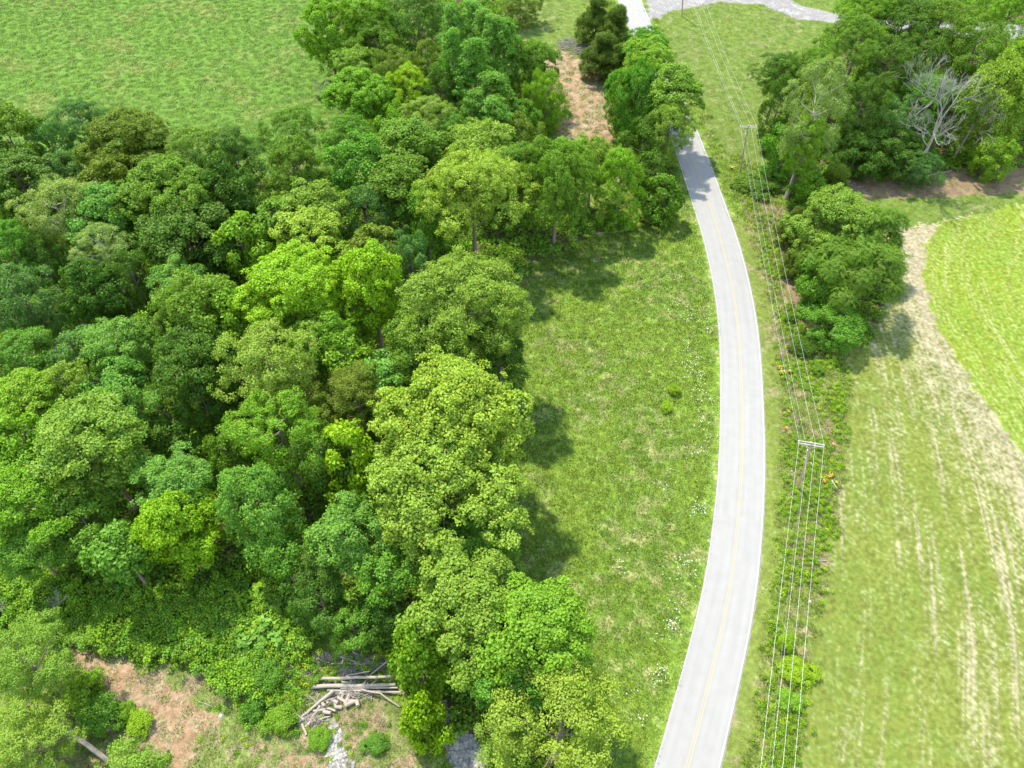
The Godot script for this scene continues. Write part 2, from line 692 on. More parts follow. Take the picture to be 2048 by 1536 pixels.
func crop_edges():
	# where the young crop begins, for every metre of depth
	var pts := []
	for q in [[1880, 446], [1852, 490], [1846, 560], [1870, 640], [1930, 740], [2060, 925], [2500, 1400]]:
		pts.append(px(q[0], q[1]))
	for k in 220:
		var z := k - 220.0
		var e: float = pts[0].x
		for j in pts.size() - 1:
			if z >= pts[j].z:
				e = lerpf(pts[j].x, pts[j + 1].x, clampf((z - pts[j].z) / (pts[j + 1].z - pts[j].z), 0.0, 1.0))
		edge_x.append(e)


func paint_ground():
	crop_edges()
	zone.resize(TW * TH)
	fill([[1290, -60], [1760, -60], [1760, 60], [1530, 130], [1540, 300], [1560, 440], [1500, 420], [1400, 200], [1330, 80]], LAWN)
	fill([[1000, -60], [1238, -60], [1200, 40], [1172, 96], [1050, 92], [1000, 50]], LAWN)
	fill([[-500, -60], [640, -60], [655, 130], [690, 230], [680, 345], [520, 360], [250, 370], [-500, 350]], HAY)
	fill([[1480, 380], [1530, 560], [1558, 740], [1566, 900], [1556, 1100], [1530, 1300], [1496, 1536], [1470, 1800], [1570, 1800], [1600, 1536], [1626, 1300], [1664, 1100], [1694, 900], [1700, 740], [1650, 690], [1610, 560], [1570, 430], [1530, 330], [1470, 310]], WEEDS)
	fill([[1700, 740], [1694, 900], [1664, 1100], [1626, 1300], [1600, 1536], [1570, 1800], [2600, 1800], [2500, 380], [1700, 400], [1640, 560], [1650, 690]], STUBBLE)
	fill([[1690, 395], [1900, 385], [2500, 370], [2500, 430], [1960, 425], [1880, 445], [1790, 460], [1700, 440]], LAWN)
	fill([[1790, 455], [1890, 442], [1852, 490], [1846, 560], [1870, 640], [1850, 650], [1820, 560], [1800, 500]], TAN)
	fill([[1880, 446], [1852, 490], [1846, 560], [1870, 640], [1930, 740], [2060, 925], [2500, 1400], [2500, 390], [2060, 400], [1960, 428]], CROP)
	fill([[1424, 440], [1500, 440], [1545, 620], [1566, 760], [1566, 900], [1556, 1100], [1530, 1300], [1496, 1536], [1470, 1800], [1300, 1800], [1430, 1400], [1500, 1100], [1480, 800]], VERGE)
	fill([[-500, 350], [250, 370], [520, 362], [680, 345], [690, 230], [660, 130], [670, -60], [1000, -60], [1010, 40], [1060, 100], [1110, 170], [1112, 280], [1195, 470], [1060, 530], [1025, 640], [1015, 780], [1010, 900], [1010, 1040], [1015, 1130], [985, 1230], [1040, 1330], [1130, 1420], [1180, 1560], [1180, 1800], [960, 1800], [930, 1500], [850, 1400], [800, 1300], [640, 1260], [520, 1330], [400, 1330], [160, 1300], [-500, 1240]], WOODS)
	fill([[1230, 250], [1280, 120], [1340, 300], [1340, 420], [1285, 440], [1260, 330]], WOODS)
	fill([[1760, -60], [2600, -60], [2600, 335], [2048, 345], [1900, 350], [1700, 355], [1610, 420], [1580, 420], [1555, 300], [1540, 150], [1640, 90]], WOODS)
	fill([[1680, 356], [1900, 338], [2500, 325], [2500, 375], [2040, 385], [1900, 392], [1690, 400]], BROWN)
	fill([[1600, 470], [1760, 450], [1790, 560], [1740, 680], [1690, 700], [1640, 640]], WOODS)
	fill([[1560, 560], [1590, 560], [1640, 660], [1655, 700], [1635, 725], [1610, 650]], BROWN)
	fill([[1056, 94], [1120, 98], [1190, 130], [1228, 200], [1245, 285], [1180, 285], [1100, 275], [1120, 200], [1080, 130]], DIRT)
	fill([[1030, 76], [1060, 80], [1066, 100], [1040, 96]], DIRT)
	fill([[1100, 92], [1200, 84], [1195, 130], [1120, 100]], ROUGH)
	fill([[1280, -60], [1300, 46], [1345, 22], [1440, 6], [1520, 7], [1600, 38], [1700, 47], [1850, 75], [2500, 95], [2500, 60], [1850, 45], [1700, 30], [1620, 13], [1560, -10], [1530, -60]], GRAVEL)
	fill([[1270, 10], [1300, 46], [1310, 62], [1300, 70], [1275, 40]], GRAVEL)
	fill([[120, 1290], [250, 1318], [380, 1336], [520, 1390], [640, 1440], [700, 1380], [800, 1400], [860, 1500], [900, 1800], [-500, 1800], [-500, 1440], [0, 1420]], ROUGH)
	fill([[130, 1296], [200, 1305], [270, 1336], [340, 1375], [432, 1426], [440, 1450], [395, 1480], [390, 1560], [310, 1560], [300, 1490], [262, 1430], [215, 1385], [150, 1340]], DIRT)
	fill([[560, 1492], [620, 1520], [640, 1570], [570, 1560]], DIRT)
	fill([[668, 1440], [690, 1480], [705, 1540], [690, 1700], [640, 1700], [662, 1540]], WHITE)
	fill([[880, 1400], [905, 1450], [940, 1482], [968, 1500], [972, 1700], [925, 1700], [905, 1510], [868, 1430]], WHITE)
	var n1 := noise_bytes(0.012, 11, 4)
	var n2 := noise_bytes(0.07, 12, 4)
	var n3 := noise_bytes(0.28, 13, 3)
	var n4 := noise_bytes(0.05, 14, 3)
	var n5 := noise_bytes(0.05, 15, 3)
	var streak := FastNoiseLite.new()
	streak.seed = 21
	streak.frequency = 1.0
	streak.fractal_octaves = 2
	var warped := zone.duplicate()
	ground_rgb.resize(TW * TH * 3)
	for j in TH:
		var z := Z0 + (j + 0.5) * CELL
		var rx := road_x(z)
		var s := road_x(z + 0.5) - rx
		var rc := 1.0 / sqrt(1.0 + 4.0 * s * s)
		for i in TW:
			var k := j * TW + i
			var wi := clampi(i + (n4[k] - 128) / 26 + (n3[k] - 128) / 24, 0, TW - 1)
			var wj := clampi(j + (n5[k] - 128) / 26 + (n3[k] - 128) / 28, 0, TH - 1)
			var id := warped[wj * TW + wi]
			zone[k] = id
			var a := (n1[k] - 90) / 76.0
			var b := (n2[k] - 90) / 76.0
			var f := (n3[k] - 128) / 110.0
			var x := X0 + (i + 0.5) * CELL
			var acc := b * 1.1 + a * 0.5 - 1.05 + f * 0.3
			if id == HAY:
				acc = a * 0.9 + b * 0.5 - 0.85
			if id == STUBBLE or id == CROP or id == TAN or id == DIRT:
				var across := (x - rx) * rc
				if id == CROP:
					across = x - edge_x[clampi(int(z + 220.0), 0, 219)]
				elif id == DIRT:
					across = x * 0.55 + z * 0.85
				var st := streak.get_noise_2d(across * 0.85, z * 0.010)
				var row := maxf(0.0, 1.0 - absf(st) * 5.5)
				var s2 := streak.get_noise_2d(across * 1.7 + 300.0, z * 0.012)
				var row2 := maxf(0.0, 1.0 - absf(s2) * 4.5)
				var along := 0.55 + 0.9 * streak.get_noise_2d(across * 0.35 + 90.0, z * 0.045)
				var side := clampf(((x - rx) * rc - 9.0) / 22.0, 0.0, 1.0)
				if id == DIRT:
					acc = row2 * 0.8 + row * 0.3 + b * 0.4 - 0.35
				elif id == CROP:
					acc = row * 1.1 * along + row2 * 0.35 * along - 0.08
				else:
					var near := clampf(1.25 - (edge_x[clampi(int(z + 220.0), 0, 219)] - x) / 9.0, 0.0, 1.0)
					var s3 := streak.get_noise_2d(across * 1.15 + 700.0, z * 0.008)
					var row3 := maxf(0.0, 1.0 - absf(s3) * 5.0)
					acc = (row * 1.35 + row2 * 0.95 + row3 * 1.1) * (0.3 + side * 0.7) * along * 0.85 - 0.34 + side * 0.10 + near * 0.75 + (b - 0.5) * 0.18
			var G: Array = GROUND[id]
			var c: Color = G[0].lerp(G[1], clampf(a * 0.7 + (b - 0.5) * 1.1 + f * 0.3, 0.0, 1.0))
			c = c.lerp(G[2], clampf(acc + f * 0.5, 0.0, 0.9))
			var q := 1.0 + f * 0.30 + (b - 0.5) * 0.12
			ground_rgb[k * 3] = to_srgb[clampi(int(c.r * q * 1023.0), 0, 1023)]
			ground_rgb[k * 3 + 1] = to_srgb[clampi(int(c.g * q * 1023.0), 0, 1023)]
			ground_rgb[k * 3 + 2] = to_srgb[clampi(int(c.b * q * 1023.0), 0, 1023)]


func seen(p: Vector3, margin := 90.0) -> bool:
	var q := to_px(p)
	return q.x > -margin and q.x < 2048 + margin and q.y > -margin and q.y < 1536 + margin


# ---------- scene ----------
func _ready():
	# camera, sky, sun, exposure
	fwd = Vector3(0, -sin(deg_to_rad(PITCH)), -cos(deg_to_rad(PITCH)))
	upv = Vector3(0, cos(deg_to_rad(PITCH)), -sin(deg_to_rad(PITCH)))
	var cam := Camera3D.new()
	cam.name = "camera"
	cam.position = cam_pos
	cam.rotation_degrees = Vector3(-PITCH, 0, 0)
	cam.fov = rad_to_deg(2.0 * atan(768.0 / FOC))
	cam.far = 3000.0
	add_child(cam)
	cam.current = true
	var sm := ProceduralSkyMaterial.new()
	sm.sky_top_color = Color(0.66, 0.75, 0.87)
	sm.sky_horizon_color = Color(0.955, 0.955, 0.945)
	sm.sky_curve = 0.2
	sm.ground_horizon_color = Color(0.62, 0.66, 0.60)
	sm.ground_bottom_color = Color(0.20, 0.26, 0.14)
	sm.sky_energy_multiplier = 1.25
	var sky := Sky.new()
	sky.sky_material = sm
	var env := Environment.new()
	env.background_mode = Environment.BG_SKY
	env.sky = sky
	env.tonemap_mode = Environment.TONE_MAPPER_LINEAR
	env.tonemap_exposure = 2.1
	env.sdfgi_enabled = true
	env.ssao_enabled = true
	env.ssil_enabled = true
	var we := WorldEnvironment.new()
	we.environment = env
	add_child(we)
	var sun := DirectionalLight3D.new()
	sun.name = "sun"
	sun.light_energy = 1.45
	sun.light_color = Color(1.0, 0.965, 0.90)
	sun.light_angular_distance = 1.5
	sun.shadow_enabled = true
	add_child(sun)
	sun.look_at_from_position(Vector3.ZERO, Vector3(0.34, -1.0, 0.46), Vector3.UP)

	# tables
	for k in 256:
		to_lin.append(pow((k / 255.0 + 0.055) / 1.055, 2.4) if k > 10 else k / 255.0 / 12.92)
	for k in 1024:
		to_srgb.append(int(Color(k / 1023.0, 0, 0).linear_to_srgb().r * 255.0))
	land.seed = 5
	land.frequency = 0.018
	var kn := [[-430, 24.0], [-330, 25.5], [-260, 27.6], [-199, 29.9], [-165, 32.2], [-131, 34.4], [-113, 35.1], [-99.3, 35.35], [-82.5, 34.35], [-66.6, 31.85], [-50.4, 28.35], [-37.2, 24.35], [-26.2, 19.9], [-19.8, 17.1], [-8, 11.5], [20, -3.5], [60, -26.0]]
	var seg := 0
	for k in 480:
		var z := -420.0 + k
		while seg < kn.size() - 2 and z > kn[seg + 1][0]:
			seg += 1
		var a: Array = kn[maxi(seg - 1, 0)]
		var b: Array = kn[seg]
		var c: Array = kn[seg + 1]
		var d: Array = kn[mini(seg + 2, kn.size() - 1)]
		road_tab.append(cubic_interpolate_in_time(b[1], c[1], a[1], d[1], (z - b[0]) / (c[0] - b[0]), c[0] - b[0], a[0] - b[0] if seg > 0 else -1.0, d[0] - b[0]))

	make_materials()
	make_leaves()
	paint_ground()
	print("ground painted ", Time.get_ticks_msec())
	make_ground()
	make_road()
	make_grass()
	print("grass ", Time.get_ticks_msec())
	make_trees()
	print("trees ", Time.get_ticks_msec(), " count ", tree_count, " crown triangles ", tri_count, " ", crowns.keys())
	make_poles()
	make_logs()
	make_small_things()
	print("done ", Time.get_ticks_msec())


func cubic_interpolate_in_time(from: float, to: float, pre: float, post: float, w: float, to_t: float, pre_t: float, post_t: float) -> float:
	return cubic_interpolate_in_time_(from, to, pre, post, w, to_t, pre_t, post_t)


func cubic_interpolate_in_time_(f: float, t: float, pre: float, post: float, w: float, tt: float, pt: float, qt: float) -> float:
	# Hermite segment with finite-difference slopes
	var m0 := (t - pre) / (tt - pt) if pt != 0.0 else (t - f) / tt
	var m1 := (post - f) / qt if qt != 0.0 else (t - f) / tt
	var w2 := w * w
	var w3 := w2 * w
	return (2 * w3 - 3 * w2 + 1) * f + (w3 - 2 * w2 + w) * tt * m0 + (-2 * w3 + 3 * w2) * t + (w3 - w2) * tt * m1


func make_materials():
	var lf := StandardMaterial3D.new()
	lf.vertex_color_use_as_albedo = true
	lf.roughness = 0.5
	lf.metallic_specular = 0.28
	lf.backlight_enabled = true
	lf.backlight = Color(0.82, 0.90, 0.30)
	lf.cull_mode = BaseMaterial3D.CULL_DISABLED
	M.leaf = lf
	var gr := StandardMaterial3D.new()
	gr.vertex_color_use_as_albedo = true
	gr.roughness = 0.75
	gr.metallic_specular = 0.25
	gr.backlight_enabled = true
	gr.backlight = Color(0.5, 0.55, 0.28)
	gr.cull_mode = BaseMaterial3D.CULL_DISABLED
	M.grass = gr
	var gs := StandardMaterial3D.new()
	gs.vertex_color_use_as_albedo = true
	gs.roughness = 0.9
	M.grass_stone = gs
	M.bark = mat(Color(0.10, 0.075, 0.05), Color(0.26, 0.22, 0.17), 0.9, 0.95, 0.05, 3)
	M.pale_bark = mat(Color(0.24, 0.21, 0.17), Color(0.48, 0.44, 0.38), 0.9, 0.95, 0.05, 4)
	M.grey_wood = mat(Color(0.16, 0.145, 0.13), Color(0.34, 0.32, 0.29), 0.8, 0.95, 0.05, 5)
	M.log_wood = mat(Color(0.16, 0.13, 0.10), Color(0.42, 0.37, 0.31), 0.8, 0.95, 0.06, 6)
	M.dark_log = mat(Color(0.13, 0.105, 0.08), Color(0.33, 0.29, 0.24), 0.9, 0.95, 0.06, 7)
	M.cut_wood = mat(Color(0.26, 0.19, 0.12), Color(0.40, 0.31, 0.21), 2.0, 0.9, 0.08, 8)
	M.pole_wood = mat(Color(0.26, 0.17, 0.10), Color(0.46, 0.35, 0.25), 0.6, 0.85, 0.04, 9)
	M.arm_wood = mat(Color(0.24, 0.23, 0.215), Color(0.40, 0.385, 0.36), 0.8, 0.8, 0.05, 10)
	M.asphalt = asphalt_material()
	M.white_paint = mat(Color(0.25, 0.25, 0.24), Color(0.38, 0.38, 0.36), 0.7, 0.7, 0.09, 13)
	M.yellow_paint = mat(Color(0.24, 0.20, 0.12), Color(0.31, 0.255, 0.15), 0.7, 0.7, 0.09, 14)
	M.shoulder = mat(Color(0.11, 0.10, 0.07), Color(0.24, 0.22, 0.18), 1.2, 0.95, 0.12, 16)
	var metal := StandardMaterial3D.new()
	metal.albedo_color = Color(0.80, 0.81, 0.82)
	metal.metallic = 0.6
	metal.roughness = 0.4
	M.metal = metal
	var porc := StandardMaterial3D.new()
	porc.albedo_color = Color(0.86, 0.86, 0.84)
	porc.roughness = 0.25
	M.porcelain = porc
	var sheath := StandardMaterial3D.new()
	sheath.albedo_color = Color(0.93, 0.93, 0.90)
	sheath.roughness = 0.5
	M.white_plastic = sheath
	for e in [["orange", Color(0.50, 0.23, 0.02)], ["yellow", Color(0.46, 0.38, 0.03)], ["white", Color(0.78, 0.78, 0.72)], ["blue", Color(0.02, 0.22, 0.42)], ["rock", Color(0.30, 0.29, 0.28)], ["clay", Color(0.42, 0.20, 0.10)]]:
		var m := StandardMaterial3D.new()
		m.albedo_color = e[1].linear_to_srgb()
		m.roughness = 0.85
		M[e[0]] = m


func asphalt_material() -> StandardMaterial3D:
	# worn asphalt: across the lane width the polished wheel tracks are paler, with fine streaks along the road
	var w := 128
	var h := 1024
	var a := FastNoiseLite.new()
	a.seed = 33
	a.frequency = 0.05
	var d := FastNoiseLite.new()
	d.seed = 34
	d.frequency = 0.5
	var im := Image.create(w, h, false, Image.FORMAT_RGB8)
	for i in w:
		var u := absf((i + 0.5) / w * 2.0 - 1.0) * 2.95
		var track := exp(-pow((u - 0.75) / 0.3, 2.0)) + exp(-pow((u - 2.15) / 0.3, 2.0))
		for j in h:
			var n := a.get_noise_2d(i * 1.1, j * 0.08) * 0.03 + d.get_noise_2d(i, j) * 0.035 + a.get_noise_2d(i * 0.4 + 500, j * 0.5) * 0.03
			var k := 0.212 + 0.010 * track + n * 0.42
			im.set_pixel(i, j, Color(k * 1.03, k, k * 0.93).linear_to_srgb())
	var m := StandardMaterial3D.new()
	m.albedo_texture = ImageTexture.create_from_image(im)
	m.roughness = 0.8
	m.metallic_specular = 0.3
	return m


func make_leaves():
	sprays.medium = [spray_mesh(1, 58, 0.25, 0.18, 0.66, 0.72, 0.82), spray_mesh(2, 54, 0.27, 0.18, 0.70, 0.62, 0.82), spray_mesh(3, 60, 0.25, 0.17, 0.62, 0.85, 0.82)]
	sprays.broad = [spray_mesh(4, 52, 0.29, 0.22, 0.62, 0.85, 0.82), spray_mesh(5, 50, 0.30, 0.22, 0.66, 0.72, 0.82)]
	sprays.fine = [spray_mesh(6, 72, 0.21, 0.13, 0.66, 0.75, 0.82), spray_mesh(7, 74, 0.21, 0.13, 0.62, 0.9, 0.82)]
	sprays.needle = [spray_mesh(8, 130, 0.36, 0.10, 0.75, 0.95, 0.8), spray_mesh(9, 130, 0.34, 0.10, 0.75, 1.1, 0.8)]
	sprays.feather = [feather_mesh(10, 0.006), feather_mesh(11, 0.010)]
	sprays.big = [spray_mesh(12, 40, 0.50, 0.46, 0.85, 0.5, 0.4)]
	for k in sprays:
		spray_meshes[k] = sprays[k][0].mesh()
	for k in 60000:
		var q := k * 4
		leaf_index.append_array([q, q + 1, q + 2, q, q + 2, q + 3])
	tufts.tall = [tuft_mesh(1, 62, 0.52, 0.10, 0.34, 0.035, 1.1), tuft_mesh(2, 62, 0.52, 0.10, 0.38, 0.035, 1.4)]
	tufts.short = [tuft_mesh(3, 60, 0.55, 0.04, 0.13, 0.03, 1.2), tuft_mesh(4, 60, 0.55, 0.04, 0.14, 0.03, 1.5)]


func make_ground():
	var xs := []
	var zs := []
	for q in [-900, -600, -400, -280, -210, -175]: xs.append(float(q))
	for k in 194: xs.append(-145.5 + k * 1.5)
	for q in [150, 175, 210, 280, 400, 600, 900]: xs.append(float(q))
	for q in [-1500, -1000, -700, -500, -380, -300, -255, -230]: zs.append(float(q))
	for k in 148: zs.append(-219.0 + k * 1.5)
	for q in [6, 14, 26, 45, 80, 150, 300]: zs.append(float(q))
	var g := Geo.new()
	for z in zs:
		for x in xs:
			g.v.append(Vector3(x, gh(x, z), z))
			var e := 0.75
			g.n.append(Vector3(gh(x - e, z) - gh(x + e, z), 2 * e, gh(x, z - e) - gh(x, z + e)).normalized())
			g.c.append(Color.WHITE)
			g.uv.append(Vector2((x - X0) / (TW * CELL), (z - Z0) / (TH * CELL)))
	var w := xs.size()
	for j in zs.size() - 1:
		for i in w - 1:
			var k := j * w + i
			g.i.append_array([k, k + 1, k + w, k + 1, k + w + 1, k + w])
	var m := StandardMaterial3D.new()
	var im := Image.create_from_data(TW, TH, false, Image.FORMAT_RGB8, ground_rgb)
	m.albedo_texture = ImageTexture.create_from_image(im)
	m.texture_repeat = false
	m.roughness = 0.95
	m.metallic_specular = 0.2
	var o := mesh_node("ground", g.mesh(), m)
	tag(o, "", "", "", "structure")


func strip(d0: float, d1: float, y: float, z0: float, z1: float, step: float, sd := 0, ragged := 0.0) -> Geo:
	# a ribbon of the road between two offsets from its middle line
	var r := RandomNumberGenerator.new()
	r.seed = sd
	var g := Geo.new()
	var n := int((z1 - z0) / step)
	for k in n + 1:
		var z := z0 + (z1 - z0) * k / n
		var s := road_x(z + 0.6) - road_x(z - 0.6)
		var t := Vector3(s / 1.2, 0, 1).normalized()
		var side := Vector3(t.z, 0, -t.x)
		var c := Vector3(road_x(z), y, z)
		g.v.append(c + side * (d0 - r.randf() * ragged * signf(-d0) * -1.0))
		g.v.append(c + side * (d1 + r.randf() * ragged))
		for q in 2:
			g.n.append(Vector3.UP)
			g.c.append(Color.WHITE)
			g.uv.append(Vector2(q, z / 48.0))
		if k > 0:
			var b := k * 2
			g.i.append_array([b - 2, b - 1, b, b - 1, b + 1, b])
	return g


func make_road():
	var root := Node3D.new()
	root.name = "road"
	add_child(root)
	root.set_meta("kind", "structure")
	var sh := strip(-3.05, 3.03, 0.03, -400, 50, 0.35, 3, 0.16)
	mesh_node("gravel_shoulder", sh.mesh(), M.shoulder, root)
	var g := strip(-2.95, 2.95, 0.065, -400, 50, 1.0, 5, 0.04)
	mesh_node("asphalt", g.mesh(), M.asphalt, root)
	# slab sides
	var e := Geo.new()
	for k in 449:
		var z := -399.0 + k
		for s in [-1, 1]:
			var a := Vector3(road_x(z) + s * 2.96, 0.065, z)
			var b := Vector3(road_x(z + 1) + s * 2.96, 0.065, z + 1)
			e.quad(a, b, b + Vector3(s * 0.05, -0.04, 0), a + Vector3(s * 0.05, -0.04, 0))
	mesh_node("asphalt_edge", e.mesh(), M.asphalt, root)
	mesh_node("edge_line", strip(-2.90, -2.80, 0.070, -400, 50, 0.5, 6, 0.02).mesh(), M.white_paint, root)
	mesh_node("edge_line", strip(2.80, 2.90, 0.070, -400, 50, 0.5, 7, 0.02).mesh(), M.white_paint, root)
	mesh_node("centre_line", strip(-0.17, -0.08, 0.070, -400, 50, 0.5, 8, 0.015).mesh(), M.yellow_paint, root)
	mesh_node("centre_line", strip(0.08, 0.17, 0.070, -400, 50, 0.5, 9, 0.015).mesh(), M.yellow_paint, root)




func make_grass():
	var r := RandomNumberGenerator.new()
	r.seed = 99
	var info := {
		MEADOW: ["meadow_grass", "long tufted meadow grass between the wood and the road", "tall", 0.58, 1.0],
		HAY: ["hay_field_grass", "green hay field grass beyond the wood", "tall", 0.85, 0.55],
		LAWN: ["lawn_grass", "mown grass round the gravel drive and the field margin", "short", 0.8, 1.0],
		STUBBLE: ["stubble_grass", "mown stubble with straw windrows beside the power line", "short", 0.44, 1.0],
		CROP: ["young_crop", "bright yellow-green young crop with pale drill lines", "short", 0.46, 1.0],
		TAN: ["straw_residue", "dry straw lying along the edge of the young crop", "short", 0.46, 0.9],
		WEEDS: ["roadside_weeds_grass", "mixed weedy grass under the power line", "tall", 0.62, 1.0],
		ROUGH: ["rough_grass", "thin rough grass round the red clay clearing", "tall", 0.68, 0.7],
		VERGE: ["verge_grass", "short mown verge grass along the asphalt", "short", 0.55, 1.0],
		BROWN: ["sparse_grass", "sparse grass blades on bare brown soil", "short", 1.2, 1.0],
		DIRT: ["clay_weeds", "scattered small weeds on red clay", "tall", 1.1, 0.7],
	}
	var bufs := {}
	for id in info:
		bufs[id] = [PackedFloat32Array(), PackedFloat32Array()]
	for id in info:
		var sp: float = info[id][3]
		var z := -208.0
		while z < -10.0:
			var far := clampf((-z - 60.0) / 90.0, 0.0, 1.0)
			var st := sp * lerpf(1.0, 1.45, far)
			var half := 62.0 + (-z) * 0.53
			var x := -half
			while x < half:
				x += st
				var qx := x + r.randf_range(-0.5, 0.5) * st
				var qz := z + r.randf_range(-0.5, 0.5) * st
				if zone_at(qx, qz) != id or absf(road_d(qx, qz)) < 3.1:
					continue
				var p := Vector3(qx, gh(qx, qz), qz)
				if not seen(p):
					continue
				var c := ground_col(qx, qz)
				if id == DIRT or id == BROWN:
					c = Color(0.11, 0.19, 0.04)
				var j := r.randf_range(0.86, 1.15) if id == HAY or id == CROP or id == LAWN or id == STUBBLE else r.randf_range(0.74, 1.27)
				var s := r.randf_range(0.75, 1.25) * lerpf(1.0, 1.35, far) * (0.6 if id == STUBBLE or id == TAN or id == CROP else 1.0)
				var hs: float = info[id][4] * r.randf_range(0.7, 1.3)
				if absf(road_d(qx, qz)) < 4.2:
					hs *= 0.5
				var b := Basis(Vector3.UP, r.randf() * TAU).scaled(Vector3(s, s * hs, s))
				put(bufs[id][r.randi() % 2], b, p, Color(c.r * j * r.randf_range(0.93, 1.07), c.g * j, c.b * j))
			z += st
	for id in info:
		for k in 2:
			if bufs[id][k].size() == 0:
				continue
			var o := multi(info[id][0], tufts[info[id][2]][k], M.grass, bufs[id][k])
			tag(o, info[id][1], "grass", info[id][0].replace("_", " "), "stuff")
	# leafy ground cover: woodland floor, vines, weeds under the line, forbs in the meadow
	cover("undergrowth", "dark leafy undergrowth on the woodland floor", WOODS, 1.0, 1.0, 2.0, 0.2, 0.7, [LEAF.mid, LEAF.jade, LEAF.mid], "medium", 0, 31)
	cover("weed_patch", "knee-high leafy weeds under the power line", WEEDS, 0.52, 0.32, 0.7, 0.12, 0.36, [LEAF.bright, LEAF.lime, LEAF.bright], "medium", 1, 32)
	cover("meadow_forbs", "low leafy forbs among the meadow grass", MEADOW, 1.0, 0.16, 0.42, 0.0, 0.08, [LEAF.bright, LEAF.mid, LEAF.lime, LEAF.jade], "medium", 2, 33)
	cover("clearing_weeds", "leafy weeds growing over the rough clearing", ROUGH, 0.8, 0.22, 0.6, 0.0, 0.16, [LEAF.bright, LEAF.jade, LEAF.lime], "medium", 1, 35)
	# climbing vines over the bank below the wood
	var vine := [[0, 1150], [120, 1170], [260, 1190], [420, 1185], [520, 1150], [600, 1180], [650, 1240], [640, 1300], [560, 1330], [520, 1400], [470, 1400], [400, 1340], [300, 1320], [160, 1290], [60, 1260], [0, 1250]]
	patch("vine_mass", "bright green vines smothering the bank between wood and clearing", vine, 0.5, 0.6, 1.1, 0.5, 2.0, [LEAF.bright, LEAF.jade, LEAF.bright, LEAF.mid], "broad", 36)
	patch("log_pile_vines", "vines growing round the felled logs", [[440, 1340], [560, 1320], [640, 1300], [790, 1290], [800, 1345], [640, 1350], [600, 1410], [590, 1480], [480, 1440]], 0.6, 0.4, 0.85, 0.2, 1.0, [LEAF.bright, LEAF.lime, LEAF.jade], "medium", 37)
	patch("large_leaf_saplings", "pale large-leaved saplings among the vines", [[470, 1190], [560, 1180], [600, 1250], [570, 1290], [500, 1310], [460, 1250]], 1.15, 0.7, 1.2, 0.8, 2.2, [LEAF.mint, LEAF.bright], "big", 38)
	patch("meadow_edge_brush", "low leafy brush along the meadow edge of the wood", [[1000, 740], [1035, 700], [1050, 560], [1180, 480], [1195, 470], [1190, 500], [1060, 545], [1040, 660], [1030, 780], [1000, 800]], 0.8, 0.4, 0.8, 0.1, 0.5, [LEAF.dark, LEAF.mid], "medium", 39)


func cover(called: String, label: String, id: int, sp: float, smin: float, smax: float, ymin: float, ymax: float, tones: Array, set_: String, patchy: int, sd: int):
	var r := RandomNumberGenerator.new()
	r.seed = sd
	var nz := FastNoiseLite.new()
	nz.seed = sd
	nz.frequency = 0.11
	var buf := PackedFloat32Array()
	var z := -208.0
	while z < -10.0:
		var st := sp * lerpf(1.0, 1.4, clampf((-z - 60.0) / 90.0, 0.0, 1.0))
		var half := 62.0 + (-z) * 0.53
		var x := -half
		while x < half:
			x += st
			var qx := x + r.randf_range(-0.6, 0.6) * st
			var qz := z + r.randf_range(-0.6, 0.6) * st
			if zone_at(qx, qz) != id or absf(road_d(qx, qz)) < 3.9:
				continue
			var nv := nz.get_noise_2d(qx, qz)
			if patchy == 1 and nv < -0.10 + r.randf_range(-0.18, 0.18):
				continue
			if patchy == 2 and nv < 0.1 + r.randf_range(-0.3, 0.3):
				continue
			var p := Vector3(qx, gh(qx, qz) + r.randf_range(ymin, ymax), qz)
			if not seen(p):
				continue
			var t: Array = tones[r.randi() % tones.size()]
			var c: Color = t[0].lerp(t[1], r.randf())
			var j := r.randf_range(0.82, 1.18)
			var s := r.randf_range(smin, smax)
			put(buf, facing((Vector3.UP + rv(r) * 0.3).normalized(), r.randf() * TAU).scaled(Vector3.ONE * s), p, Color(c.r * j, c.g * j, c.b * j))
		z += st
	var o := multi(called, spray_meshes[set_], M.leaf, buf)
	tag(o, label, "plants", "", "stuff")


